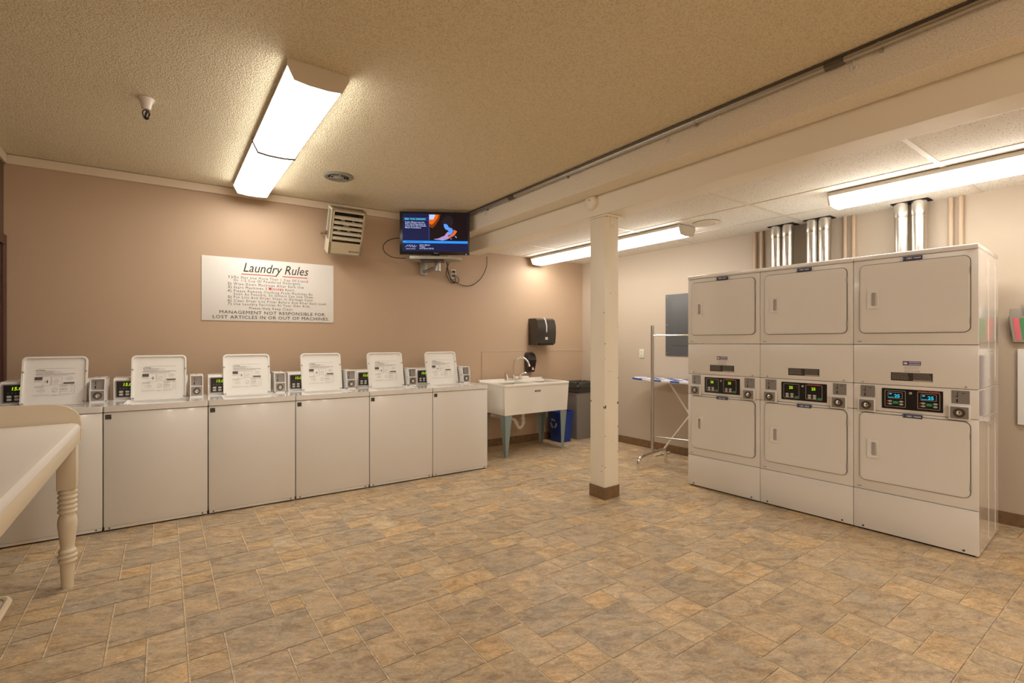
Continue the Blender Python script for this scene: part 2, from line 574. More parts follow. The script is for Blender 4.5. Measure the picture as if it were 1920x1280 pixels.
# mouldings and bases
bm = B(); box(bm, -4.72, -0.80, -0.022, -0.001, 2.782, 2.856, 0.004, mtx=T(3.7, 5.33, 0) @ Matrix.Rotation(WA, 4, 'Z'))
struct('trim_1', bm, M['trim'])
bm = B(); box(bm, -1.029, -1.007, -3.39, 5.46, 2.782, 2.856, 0.004)
struct('trim_2', bm, M['trim'])
bm = B(); box(bm, -1.4, 1.37, -0.007, -0.001, 0.10, 1.24, 0.001, mtx=T(3.7, 5.33, 0) @ Matrix.Rotation(WA, 4, 'Z') @ T(1.04 - 0.0, 0, 0))
bm2 = bm
struct('trim_3', bm2, M['wall'])
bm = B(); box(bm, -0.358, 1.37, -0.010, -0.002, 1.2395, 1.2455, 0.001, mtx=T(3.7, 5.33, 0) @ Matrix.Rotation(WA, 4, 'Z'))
struct('edge_highlight', bm, M['wall_side'])  # paler strip painted in as the panel's top edge catching light
bm = B(); box(bm, -0.006, -0.001, -0.42, -0.012, 0.10, 1.24, 0.001, mtx=T(5.065, 5.3, 0) @ Matrix.Rotation(RA, 4, 'Z'))
struct('trim_4', bm, M['wall_side'])
bm = B(); box(bm, -4.72, 1.345, -0.010, -0.0005, 0.0, 0.095, 0.002, mtx=T(3.7, 5.33, 0) @ Matrix.Rotation(WA, 4, 'Z'))
struct('baseboard_back', bm, M['baseboard'])
bm = B(); box(bm, -0.010, -0.0005, -8.65, -0.02, 0.0, 0.095, 0.002, mtx=T(5.065, 5.3, 0) @ Matrix.Rotation(RA, 4, 'Z'))
struct('baseboard_right', bm, M['baseboard'])
bm = B()
box(bm, -1.029, -0.995, 5.32, 5.405, 0, 2.12, 0.004)
box(bm, -1.029, -0.995, 4.40, 4.485, 0, 2.12, 0.004)
box(bm, -1.029, -0.995, 4.40, 5.405, 2.12, 2.20, 0.004)
box(bm, -1.029, -1.010, 4.487, 5.318, 0.01, 2.118)
struct('door_1', bm, M['darkwood'])


# ------------------------------------------------------------------ support column
t = thing('support_column', 'square cream painted post with chipped paint holding up the beam', 'column', (3.19, 3.05, 0))
hw = 0.087
bm = B(); box(bm, -hw, hw, -hw, hw, 0.0, 2.455, 0.004); obj('post', bm, M['cream'], t)
bm = B()
for s in ((-hw - 0.006, hw + 0.006, -hw - 0.006, -hw), (-hw - 0.006, hw + 0.006, hw, hw + 0.006), (-hw - 0.006, -hw, -hw, hw), (hw, hw + 0.006, -hw, hw)):
    box(bm, *s, 0.0, 0.105)
obj('base_cap', bm, M['baseboard'], t)
bm = B(); box(bm, -0.09, 0.135, -0.125, 0.10, 2.456, 2.471, 0.002); obj('top_plate', bm, M['cream'], t)
bm = B()
box(bm, -0.018, 0.03, -hw - 0.004, -hw, 2.36, 2.455)
lathe(bm, [(0.009, 0), (0.009, 0.006), (0.004, 0.009)], 10, mtx=T(0.006, -hw - 0.004, 2.385) @ FR)
lathe(bm, [(0.008, 0), (0.008, 0.01)], 6, mtx=T(0.06, -0.1, 2.448) @ I4)
lathe(bm, [(0.008, 0), (0.008, 0.01)], 6, mtx=T(-0.06, -0.1, 2.448) @ I4)
obj('bracket', bm, M['cream'], t)
bm = B()
rc = random.Random(5)
def chip(x, z, s, face='f'):
    pts = [(s * rc.uniform(0.5, 1.0) * math.cos(a), s * 1.5 * rc.uniform(0.5, 1.0) * math.sin(a)) for a in [i * PI / 3 for i in range(6)]]
    mt = (T(x, -hw, z) @ FR) if face == 'f' else (T(-hw, x, z) @ LF)
    prism(bm, pts, -0.001, 0.0006, mt)
for x, z, s in ((-0.078, 0.80, 0.013), (-0.015, 1.79, 0.005), (0.078, 0.83, 0.01), (-0.081, 1.35, 0.006), (-0.081, 1.22, 0.004), (-0.08, 0.55, 0.005),
                (0.081, 1.05, 0.005), (0.08, 0.62, 0.006), (-0.08, 0.28, 0.005), (-0.03, 1.11, 0.003), (0.0, 1.11, 0.003), (0.08, 1.5, 0.004), (0.08, 0.4, 0.005),
                (-0.01, 1.93, 0.002), (-0.01, 1.9, 0.002), (0.01, 0.5, 0.003), (0.02, 0.52, 0.003)):
    chip(x, z, s)
for y, z, s in ((-0.078, 0.80, 0.010), (0.078, 0.84, 0.01), (-0.06, 0.29, 0.004), (-0.05, 0.24, 0.005), (0.08, 1.3, 0.004), (-0.081, 1.62, 0.006)):
    chip(y, z, s, 'l')
obj('paint_chips', bm, M['chip'], t, smooth=0, label='dark bare spots where the paint is chipped')


# ------------------------------------------------------------------ washers
WW = 0.641
def washer_proto():
    t = thing('top_load_washer', 'x', 'washing machine', group='coin washers along the wall')
    w = WW - 0.004
    bm = B(); box(bm, 0.002, w, 0.006, 0.66, 0.032, 0.858, 0.006); obj('cabinet', bm, M['white'], t)
    bm = B(); box(bm, 0.006, w - 0.004, 0.012, 0.64, 0.010, 0.032, 0.002)
    obj('kick_strip', bm, M['white'], t)
    bm = B(); box(bm, 0.015, w - 0.015, 0.03, 0.62, 0.0, 0.010); obj('gap_shade', bm, M['gap'], t)  # black block painted in for the shaded gap under the washer
    for x in (0.035, w - 0.035):
        bm = B(); lathe(bm, [(0.006, 0), (0.006, 0.003), (0.002, 0.005)], 8, mtx=T(x, 0.0125, 0.022) @ FR)
        obj('kick_screw', bm, M['coupling'], t)
    # deck with opening
    bm = B()
    z0, z1 = 0.862, 0.904
    ring(bm, rr(0.001, w + 0.001, 0.0, 0.665, 0.012), rr(0.105, 0.515, 0.05, 0.415, 0.03), z0, z1, I4)
    g = [e for e in bm.edges if all(abs(v.co.z - z1) < 1e-5 for v in e.verts) and not e.is_boundary]
    bmesh.ops.bevel(bm, geom=[e for e in g if e.calc_face_angle(0) > 1.0], offset=0.008, segments=3, affect='EDGES')
    obj('top_deck', bm, M['white_gloss'], t)
    bm = B()
    ring(bm, rr(0.105, 0.515, 0.05, 0.415, 0.03), rr(0.15, 0.47, 0.09, 0.385, 0.12), z0 + 0.004, z0 + 0.012, I4)
    lathe(bm, [(0.15, 0.70), (0.155, z0 + 0.004)], 28, mtx=T(0.31, 0.235, 0) , cap=False)
    lathe(bm, [(0.001, 0.70), (0.15, 0.70)], 28, mtx=T(0.31, 0.235, 0), cap=False)
    obj('tub_opening', bm, M['white'], t)
    # lid, standing open
    bm = B()
    L0, L1, H0, H1 = -0.186, 0.186, 0.0, 0.372
    out = rr(L0, L1, H0, H1, 0.032, 6)
    prism(bm, out, -0.016, -0.002)
    ring(bm, out, rr(L0 + 0.011, L1 - 0.011, H0 + 0.008, H1 - 0.011, 0.026, 6), -0.002, 0.012)
    lid = obj('lid', bm, M['lid_white'], t, (0.31, 0.418, 0.892), (R(-14), 0, 0))
    for x, z in ((L0 + 0.008, 0.255), (L1 - 0.008, 0.255), (L0 + 0.016, 0.018), (L1 - 0.016, 0.018)):
        bm = B(); lathe(bm, [(0.006, 0), (0.006, 0.016), (0.003, 0.019)], 10, mtx=T(x, 0, z) @ FR)
        obj('lid_bumper', bm, M['grey_plate'], lid)
    bm = B()
    S = 0.37 / 1290
    def A_(x): return (x - 810) * S
    def H_(y): return (1190 - y) * 0.37 / 900
    def line(x0, x1, y, th=4, bmx=None):
        box(bmx or bm, A_(x0), A_(x1), -0.0008 + 0.0, 0.0, H_(y) - th * S / 2, H_(y) + th * S / 2)
    def dash(x0, x1, y, th=8):
        x = x0
        while x < x1:
            l = rc.uniform(10, 36)
            line(x, min(x + l, x1), y, th)
            x += l + 10
    for a in ((460, 1210, 505), (420, 1205, 607)):
        line(a[0], a[1], a[2], 3)
    for a in ((560, 800, 553), (440, 930, 570), (450, 780, 590), (430, 1205, 612), (440, 1060, 635), (415, 545, 745), (410, 600, 832), (420, 590, 850),
              (940, 1060, 830), (940, 1050, 850), (930, 1060, 890), (930, 1060, 905), (930, 1060, 940), (765, 830, 1003), (1130, 1160, 900), (1120, 1160, 940)):
        dash(*a)
    line(400, 1100, 1005, 3); line(400, 700, 985, 2)
    for fr in ((560, 730, 655, 820), (745, 945, 665, 805), (915, 1200, 815, 985)):
        x0, x1, y0, y1 = fr
        line(x0, x1, y0, 3); line(x0, x1, y1, 3)
        box(bm, A_(x0), A_(x0) + 3 * S, -0.0008, 0, H_(y1), H_(y0)); box(bm, A_(x1), A_(x1) + 3 * S, -0.0008, 0, H_(y1), H_(y0))
    for cx, cy, rx, ry in ((830, 745, 55, 45), (1095, 700, 70, 38), (550, 910, 75, 34), (815, 905, 55, 55), (1150, 835, 20, 16), (620, 745, 22, 20)):
        ring(bm, circ(A_(cx), H_(cy), rx * S, ry * S), circ(A_(cx), H_(cy), (rx - 4) * S, (ry - 4) * S), 0.0, 0.0008)
    for cx, cy in ((815, 760), (845, 735), (1090, 690), (1110, 705), (560, 905), (800, 930), (825, 900)):
        dash(cx - 20, cx + 20, cy, 6)
    obj('instruction_print', bm, M['ink_grey'], lid, smooth=0)
    bm = B()
    text(bm, 'WARNING', 0.0145, A_(460), H_(550), c=0.0004, width=150 * S)
    obj('warning_lettering', bm, M['ink'], lid, smooth=0)
    bm = B()
    prism(bm, [(A_(430), H_(550)), (A_(455), H_(550)), (A_(442), H_(528))], 0, 0.0008)
    obj('warning_symbol', bm, M['ink'], lid, smooth=0)
    bm = B(); box(bm, A_(415), A_(560), -0.0009, 0, H_(716), H_(660)); obj('black_label', bm, M['ink'], lid, smooth=0)
    bm = B(); box(bm, A_(975), A_(1195), -0.0009, 0, H_(798), H_(772)); obj('black_label', bm, M['ink'], lid, smooth=0)
    bm = B()
    prism(bm, [(A_(650), H_(775)), (A_(668), H_(775)), (A_(672), H_(740)), (A_(660), H_(712)), (A_(648), H_(745))], 0, 0.0009)
    obj('garment_symbol', bm, M['ink'], lid, smooth=0)
    # control console behind the lid
    bm = B()
    x0, x1 = 0.012, 0.505
    sect = [(0.470, 0.905), (0.470, 1.050), (0.485, 1.074), (0.640, 1.078), (0.640, 0.905)]
    mtx = Matrix(((0, 0, 1, 0), (1, 0, 0, 0), (0, 1, 0, 0), (0, 0, 0, 1)))
    prism(bm, sect, x0, x1, mtx)
    es = [e for e in bm.edges if e.calc_face_angle(0) > 0.3]
    bmesh.ops.bevel(bm, geom=es, offset=0.006, segments=2, affect='EDGES')
    con = obj('control_console', bm, M['white'], t)
    bm = B()
    prism(bm, rr(0.030, 0.30, 0.925, 1.050, 0.006), 0.0, 0.003, T(0, 0.470, 0) @ FR)
    pn = obj('control_panel', bm, M['black'], con)
    bm = B()
    ring(bm, rr(0.022, 0.308, 0.918, 1.058, 0.008), rr(0.030, 0.30, 0.925, 1.050, 0.006), 0.0, 0.006, T(0, 0.470, 0) @ FR)
    obj('panel_frame', bm, M['grey_plate'], pn)
    bm = B()
    text(bm, '15.0', 0.034, 0.068, 1.012, T(0, 0.4667, 0) @ FR, shear=0.15, bold=0.0006)
    obj('display_digits', bm, M['green_led'], pn, smooth=0)
    bm = B()
    for bx in (0.060, 0.100, 0.140):
        for bz in (0.944, 0.966):
            prism(bm, rr(bx - 0.013, bx + 0.013, bz - 0.008, bz + 0.008, 0.006), 0.0, 0.002, T(0, 0.467, 0) @ FR)
    for bx in (0.055, 0.075, 0.095, 0.115):
        prism(bm, circ(bx, 0.992, 0.002, n=8), 0.0, 0.001, T(0, 0.467, 0) @ FR)
    obj('push_buttons', bm, M['button'], pn)
    # coin meter
    X0, X1 = 0.521, 0.615
    bm = B()
    side = [(0.350, 0.905), (0.350, 0.990), (0.378, 1.078), (0.390, 1.083), (0.62, 1.083), (0.62, 0.905)]
    prism(bm, side, X0, X0 + 0.007, mtx)
    prism(bm, side, X1 - 0.007, X1, mtx)
    box(bm, X0, X1, 0.376, 0.62, 1.077, 1.085, 0.002)
    box(bm, X0, X1, 0.350, 0.40, 0.904, 0.914)
    box(bm, X0, X1, 0.350, 0.40, 0.990, 0.996)
    box(bm, X0, X1, 0.612, 0.62, 0.905, 1.08)
    cm = obj('coin_meter', bm, M['white'], t)
    bm = B(); box(bm, X0 + 0.006, X1 - 0.006, 0.392, 0.398, 0.996, 1.078)
    sp = obj('slot_plate', bm, M['grey_plate'], cm)
    bm = B(); box(bm, X0 + 0.028, X0 + 0.034, 0.389, 0.392, 1.006, 1.026); box(bm, X0 + 0.032, X0 + 0.035, 0.389, 0.392, 1.035, 1.062)
    obj('coin_slot', bm, M['gap'], sp)
    bm = B(); box(bm, X0 + 0.006, X1 - 0.006, 0.358, 0.40, 0.913, 0.990)
    lb = obj('coin_drawer', bm, M['grey_plate'], cm)
    bm = B()
    lathe(bm, [(0.029, 0.0), (0.029, 0.004), (0.020, 0.004), (0.020, 0.001)], 20, mtx=T((X0 + X1) / 2, 0.358, 0.953) @ FR)
    obj('lock_ring', bm, M['coupling'], lb)
    bm = B()
    lathe(bm, [(0.015, 0.0), (0.015, 0.008), (0.010, 0.010), (0.004, 0.006)], 16, mtx=T((X0 + X1) / 2, 0.358, 0.953) @ FR)
    obj('lock', bm, M['steel'], lb)
    bm = B(); lathe(bm, [(0.006, 0), (0.006, 0.004), (0.002, 0.007)], 10, mtx=T(X0 + 0.05, 0.45, 1.085))
    obj('meter_lock', bm, M['chrome'], cm)
    # badge
    bm = B(); box(bm, 0.012, 0.046, 0.0045, 0.006, 0.808, 0.842)
    bd = obj('energy_badge', bm, M['black_matte'], t)
    bm = B()
    tube(bm, spline([(0.016, 0.0042, 0.820), (0.022, 0.0042, 0.833), (0.030, 0.0042, 0.824), (0.041, 0.0042, 0.836)], 4), 0.0008, 4)
    box(bm, 0.015, 0.043, 0.0040, 0.0046, 0.8115, 0.8135)
    obj('badge_mark', bm, M['light_text'], bd)
    return t


wlabels = ['white washer with its lid open, the first one behind the folding table',
           'white washer with open lid, next to the one behind the folding table',
           'white washer with open lid under the left end of the rules sign',
           'white washer with open lid under the right half of the rules sign',
           'white washer with open lid below the television, second from the sink',
           'white washer with open lid at the end of the row beside the utility sink']
wp = washer_proto()
for i in range(6):
    s = (i - 1) * WW
    loc = (-0.351 + s * math.cos(WA), 4.545 + s * math.sin(WA), 0)
    if i == 0:
        first = (loc, wlabels[0])
    else:
        dup(wp, loc, WA, wlabels[i])
wp.location = first[0]; wp.rotation_euler = (0, 0, WA); wp['label'] = first[1]


# ------------------------------------------------------------------ stacked dryers
DW = 0.679
def dryer_body(idx):
    labels = ['stacked double dryer at the far end of its row beside the garment rack',
              'stacked double dryer in the middle of the three',
              'stacked double dryer nearest the camera with blue digits and its side showing']
    a = R(-90) + math.atan(0.0442)
    s = idx * DW
    loc = (4.092 + s * 0.0442, 2.821 - s * 0.999, 0)
    t = thing('stacked_dryer', labels[idx], 'dryer', loc, a, 'stacked coin dryers')
    w = DW - 0.003
    D = 0.705
    # base
    bm = B(); box(bm, 0, w, 0.0, D, 0.012, 0.293, 0.004); obj('base_panel', bm, M['white'], t)
    bm = B(); box(bm, 0.02, w - 0.02, 0.02, D - 0.02, 0.0, 0.012); obj('gap_shade', bm, M['gap'], t)  # black filler, the dark shade below the dryer base
    for x in (0.06, w - 0.07):
        bm = B(); lathe(bm, [(0.007, 0), (0.007, 0.003), (0.002, 0.005)], 8, mtx=T(x, 0, 0.03) @ FR)
        obj('base_screw', bm, M['coupling'], t)

    def cabinet(name, z0, z1, ribs=True):
        bm = B(); box(bm, 0, w, 0.0, D, z0, z1, 0.004)
        if ribs:
            for y in (0.30, 0.56):
                box(bm, w - 0.0005, w + 0.0014, y, y + 0.008, z0 + 0.03, z1 - 0.04)
            box(bm, w - 0.0005, w + 0.0014, 0.34, 0.50, z1 - 0.06, z1 - 0.055)
        return obj(name, bm, M['white'], t)
    cabinet('lower_cabinet', 0.297, 0.873)
    cabinet('service_panel', 1.0655, 1.347)
    cabinet('upper_cabinet', 1.3505, 1.957)
    bm = B(); box(bm, -0.001, w + 0.001, -0.008, D + 0.002, 1.959, 1.991, 0.007, 3)
    obj('top_cover', bm, M['white_gloss'], t)

    def door(z0, z1, hz0, hz1):
        bm = B(); prism(bm, rr(0.043, 0.637, z0, z1, 0.034), 0.006, 0.011)
        prism(bm, rr(0.050, 0.630, z0 + 0.007, z1 - 0.007, 0.030), 0.010, 0.014)
        d = obj('door', bm, M['white'], t)
        bm = B(); prism(bm, rr(0.0395, 0.6405, z0 - 0.0035, z1 + 0.0035, 0.037), 0.0, 0.006)
        obj('door_seam', bm, M['seam'], d)
        bm = B()
        ring(bm, rr(0.090, 0.158, hz0, hz1, 0.005), rr(0.114, 0.148, hz0 + 0.018, hz1 - 0.018, 0.010), 0.014, 0.021)
        h = obj('door_handle', bm, M['white_gloss'], d)
        bm = B(); prism(bm, rr(0.1135, 0.137, hz0 + 0.0175, hz1 - 0.0175, 0.008), 0.0141, 0.0147)
        obj('handle_shade', bm, M['recess_shade'], h)  # flat grey patch, shade of the hollow put into colour
        for z in (z0 + 0.07, z1 - 0.09):
            bm = B(); box(bm, 0.6365, 0.6425, -0.013, -0.004, z - 0.022, z + 0.022)
            obj('door_hinge', bm, M['grey_plate'], d)
    door(0.371, 0.855, 0.536, 0.667)
    door(1.432, 1.920, 1.606, 1.737)
    bm = B()
    for z in (1.372, 0.318):
        prism(bm, [(0.022, z + 0.004), (0.030, z - 0.005), (0.046, z - 0.005), (0.054, z + 0.004), (0.046, z + 0.001), (0.030, z + 0.001)], 0, 0.0012)
    obj('badge', bm, M['grey_plate'], t)

    if idx == 2:
        for z0, z1 in ((0.016, 0.870), (0.880, 1.058), (1.069, 1.953)):
            bm = B(); box(bm, w - 0.001, w + 0.0010, 0.006, D - 0.004, z0, z1)
            obj('side_panel', bm, M['side_gloss'], t, smooth=0)
        bm = B()
        for z0, z1 in ((0.05, 0.80), (1.12, 1.90)):
            for y in (0.33, 0.58):
                box(bm, w + 0.0005, w + 0.0028, y, y + 0.007, z0, z1)
        box(bm, w + 0.0005, w + 0.0022, 0.60, 0.66, 1.84, 1.846)
        obj('side_rib', bm, M['side_gloss'], t, smooth=0)
    # control band
    bm = B(); box(bm, 0, w, 0.0, D, 0.876, 1.0625, 0.004)
    cb = obj('control_band', bm, M['white'], t)
    bm = B(); prism(bm, rr(0.173, 0.505, 0.899, 1.041, 0.004), 0.0, 0.003)
    cp = obj('control_panel', bm, M['black'], t)
    for x0 in ((0.190, 0.355) if idx < 2 else (0.190, 0.372)):
        x1 = x0 + 0.118
        bm = B()
        ring(bm, rr(x0, x1, 0.914, 1.028, 0.006), rr(x0 + 0.0025, x1 - 0.0025, 0.9165, 1.0255, 0.005), 0.003, 0.0036)
        obj('panel_outline', bm, M['light_text'], cp, smooth=0)
        bm = B(); bg = B(); br = B()
        if idx < 2:
            text(bm, '25', 0.030, x0 + 0.042, 0.988, c=0.0042, bold=0.0007)
            bts = [(x0 + bx, bz, 0.0135, 0.0085) for bx in (0.028, 0.064) for bz in (0.945, 0.927)]
            prism(bg, rr(x0 + 0.086, x0 + 0.112, 0.919, 0.932, 0.003), 0.003, 0.0045)
            prism(br, circ(x0 + 0.100, 1.006, 0.003, n=8), 0.003, 0.004)
            led = M['green_led']
        else:
            b2 = B(); ring(b2, rr(x0 + 0.018, x1 - 0.018, 0.972, 1.016, 0.003), rr(x0 + 0.020, x1 - 0.020, 0.974, 1.014, 0.002), 0.003, 0.0036)
            obj('display_frame', b2, M['light_text'], cp, smooth=0)
            text(bm, '25', 0.032, x0 + 0.055, 0.980, c=0.0042, bold=0.0009)
            box(bm, x0 + 0.022, x0 + 0.052, -0.0045, -0.003, 0.978, 0.981)
            box(bm, x0 + 0.026, x0 + 0.040, -0.0045, -0.003, 1.000, 1.007)
            bts = [(x0 + bx, bz, 0.012, 0.0065) for bx in (0.031, 0.094) for bz in (0.953, 0.934)]
            for bz in (0.953, 0.934):
                prism(br, circ(x0 + 0.014, bz, 0.004, n=10), 0.003, 0.0045)
            prism(bg, rr(x0 + 0.047, x0 + 0.078, 0.936, 0.954, 0.003), 0.003, 0.0045)
            led = M['cyan_led']
        obj('display_digits', bm, led, cp, smooth=0)
        obj('start_button', bg, M['green_button'], cp)
        obj('indicator_light', br, M['red_button'], cp)
        for bx, bz, ra, rb_ in bts:
            b2 = B(); prism(b2, circ(bx, bz, ra, rb_, 14), 0.003, 0.0045)
            obj('push_button', b2, M['button'], cp)
    bm = B(); text(bm, 'Speed Queen', 0.014 if idx < 2 else 0.016, 0.372, 1.029, c=0.0042, width=0.085 if idx < 2 else 0.115, bold=0.0003)
    obj('maker_lettering', bm, M['red_button'], cp, smooth=0)
    bm = B(); lathe(bm, [(0.009, 0.003), (0.009, 0.007), (0.005, 0.009), (0.002, 0.006)], 14, mtx=FR)
    obj('panel_lock', bm, M['steel'], cp, (0.335, 0, 1.015))
    # coin meters, left and right
    for x0, x1, dz in ((0.033, 0.138, 0.0), (0.535, 0.640, 0.0)):
        bm = B(); prism(bm, rr(x0 + 0.012, x1 - 0.006, 0.969, 1.054, 0.003), 0.0, 0.003)
        sp = obj('slot_plate', bm, M['grey_plate'], t)
        bm = B()
        box(bm, x0 + 0.036, x0 + 0.042, -0.004, -0.003, 0.976, 0.998)
        box(bm, x0 + 0.040, x0 + 0.0425, -0.004, -0.003, 1.008, 1.046)
        box(bm, x0 + 0.030, x0 + 0.040, -0.004, -0.003, 1.014, 1.018)
        box(bm, x0 + 0.060, x0 + 0.078, -0.004, -0.003, 1.036, 1.039)
        obj('coin_slot', bm, M['gap'], sp)
        bm = B()
        box(bm, x0, x1, -0.022, 0.0, 0.866, 0.957, 0.003)
        cbx = obj('coin_box', bm, M['white'], t)
        bm = B(); prism(bm, rr(x0 + 0.009, x1 - 0.008, 0.874, 0.950, 0.003), 0.022, 0.024)
        obj('box_plate', bm, M['grey_plate'], cbx)
        bm = B(); lathe(bm, [(0.030, 0.024), (0.030, 0.027), (0.021, 0.027), (0.021, 0.025)], 20, mtx=T((x0 + x1) / 2, 0, 0.912) @ FR)
        obj('lock_ring', bm, M['coupling'], cbx)
        bm = B(); lathe(bm, [(0.015, 0.024), (0.015, 0.031), (0.009, 0.033), (0.004, 0.029)], 16, mtx=T((x0 + x1) / 2, 0, 0.912) @ FR)
        obj('lock', bm, M['steel'], cbx)
    # number tags
    num = [('4125', '4251'), ('4026', '4058'), ('74600', '74650')][idx]
    for z, n_ in ((1.9385, num[0]), (0.859, num[1])):
        bm = B(); box(bm, 0.296, 0.400, -0.0155, -0.0055, z - 0.0125, z + 0.0125)
        tg = obj('number_tag', bm, M['tag_blue'], t)
        bm = B(); text(bm, 'CMC', 0.016, 0.313, z - 0.0055, c=0.0158, bold=0.0003); text(bm, n_, 0.016, 0.352, z - 0.0055, c=0.0158, bold=0.0003)
        for x in (0.302, 0.394):
            prism(bm, circ(x, z, 0.0022, n=8), 0.0156, 0.0162)
        obj('tag_lettering', bm, M['label_white'], tg, smooth=0)
    # service stickers
    if idx != 1:
        bm = B(); box(bm, 0.292, 0.390, -0.0008, 0.0, 1.206, 1.234)
        st = obj('service_sticker', bm, M['purple'], t, label='small purple sticker with white print')
        bm = B()
        prism(bm, circ(0.307, 1.220, 0.012, 0.007), 0.0008, 0.0014)
        for z, x0 in ((1.226, 0.326), (1.214, 0.326)):
            x = x0
            while x < 0.384:
                l = rc.uniform(0.004, 0.009); box(bm, x, x + l, -0.0014, -0.0008, z - 0.0025, z + 0.0025); x += l + 0.0015
        obj('sticker_print', bm, M['label_white'], st, smooth=0)
        bm = B()
        for k, z in enumerate((1.198, 1.190, 1.182, 1.172, 1.164)):
            x = 0.300
            while x < 0.380:
                l = rc.uniform(0.004, 0.012); box(bm, x, x + l, -0.0007, 0.0, z - (0.002 if k == 4 else 0.0011), z + (0.002 if k == 4 else 0.0011)); x += l + 0.0025
        obj('small_print', bm, M['ink_grey'], t, smooth=0)
    bm = B(); box(bm, 0.225, 0.452, -0.0008, 0.0, 1.098, 1.155)
    ws = obj('warning_sticker', bm, M['dark_label'], t)
    bm = B()
    for side in (0.232, 0.350):
        for k in range(6):
            z = 1.148 - k * 0.0078
            x = side
            while x < side + 0.088:
                l = rc.uniform(0.004, 0.012); box(bm, x, min(x + l, side + 0.094), -0.0013, -0.0008, z - 0.0011, z + 0.0011); x += l + 0.003
    box(bm, 0.348, 0.448, -0.0013, -0.0008, 1.100, 1.106)
    obj('sticker_print', bm, M['light_text'], ws, smooth=0)
    for x in (0.058, w - 0.06):
        bm = B(); lathe(bm, [(0.006, 0), (0.006, 0.003), (0.002, 0.005)], 8, mtx=T(x, 0, 1.078) @ FR)
        obj('panel_screw', bm, M['steel'], t)


for i in range(3):
    dryer_body(i)


# ------------------------------------------------------------------ ducts and pipes behind the dryers
for i, (y, lab) in enumerate(((2.437, 'foil dryer duct farthest from the camera, left of the first pair'),
                              (2.325, 'foil dryer duct, right one of the first pair from the left'),
                              (2.105, 'foil dryer duct, left one of the middle pair'),
                              (1.998, 'foil dryer duct, right one of the middle pair'),
                              (1.421, 'foil dryer duct, left one of the pair above the nearest dryer'),
                              (1.305, 'foil dryer duct nearest the camera above the nearest dryer'))):
    t = thing('dryer_duct', lab, 'duct', (5.000 + (2.4 - y) * 0.018, y, 0), 0, 'foil dryer ducts')
    bm = B(); lathe(bm, [(0.0495, 1.20), (0.0495, 1.5), (0.0505, 1.8), (0.0485, 2.1), (0.050, 2.40)], 24); obj('duct_pipe', bm, M['foil'], t)
    bm = B(); lathe(bm, [(0.0515, 2.40), (0.053, 2.405), (0.0525, 2.45), (0.0515, 2.52)], 24); obj('duct_collar', bm, M['foil'], t)
bm = B()
box(bm, 4.942, 5.085, 2.255, 2.50, 2.5165, 2.5215); box(bm, 4.950, 5.090, 1.935, 2.17, 2.5165, 2.5215); box(bm, 4.965, 5.10, 1.235, 1.485, 2.5165, 2.5215)
struct('ceiling_opening', bm, M['gap'])
for i, (y, lab) in enumerate(((2.700, 'tan painted wall pipe left of the foil ducts, farther one'), (2.628, 'tan painted wall pipe left of the foil ducts, nearer one'),
                              (1.868, 'tan painted wall pipe between the duct pairs, left one'), (1.800, 'tan painted wall pipe between the duct pairs, right one'),
                              (1.130, 'tan painted wall pipe right of the ducts, left one'), (1.070, 'tan painted wall pipe farthest right above the nearest dryer'))):
    bm = B(); tube(bm, [(0, 0, 0.3), (0, 0, 1.5), (0, 0, 2.521)], 0.018, 12)
    o = obj('wall_pipe', bm, M['pipe_paint'], None, (wx(y, 0.020), y, 0))
    tag(o, lab, 'pipe', 'painted pipes on the right wall')

# ------------------------------------------------------------------ ceiling lights
def wrap_light(name, label, loc, rotz, length, width, depth, lens, lens_side, group):
    t = thing(name, label, 'ceiling light', loc, rotz, group)
    hwd = width / 2
    mtx = Matrix(((1, 0, 0, 0), (0, 0, 1, 0), (0, 1, 0, 0), (0, 0, 0, 1)))   # section in x,z ; extrude along y
    bm = B(); box(bm, -hwd * 0.97, hwd * 0.97, 0.012, length - 0.012, -0.014, 0.0)
    obj('housing', bm, M['fixture'], t)
    sec = [(-hwd, -0.012), (-hwd, -0.030), (-hwd * 0.78, -depth * 0.92), (-hwd * 0.3, -depth), (hwd * 0.3, -depth), (hwd * 0.78, -depth * 0.92), (hwd, -0.030), (hwd, -0.012)]
    bm = B(); prism(bm, sec, 0.014, length - 0.014, mtx)
    ln = obj('lens', bm, lens, t, smooth=0)
    ln.data.materials.append(lens_side)
    ln.data.materials.append(M['fixture'])
    for f in ln.data.polygons:
        if abs(f.normal.z) < 0.2 or f.normal.z > 0:
            f.material_index = 2
        elif abs(f.normal.z) < 0.7:
            f.material_index = 1
    for y0 in (0.0, length - 0.012):
        bm = B()
        s2 = [(x * 1.03, z * 1.06 if z < -0.02 else 0.0) for x, z in sec]
        prism(bm, s2, y0, y0 + 0.012, mtx)
        obj('end_cap', bm, M['fixture'], t, smooth=0)
    if 'nearer one' in label:
        bm = B()
        prism(bm, [(x * 1.05, z * 1.14 if z < -0.02 else 0.0) for x, z in sec], length - 0.001, length + 0.007, mtx)
        obj('joint_strip', bm, M['black_matte'], t, smooth=0)
    return t


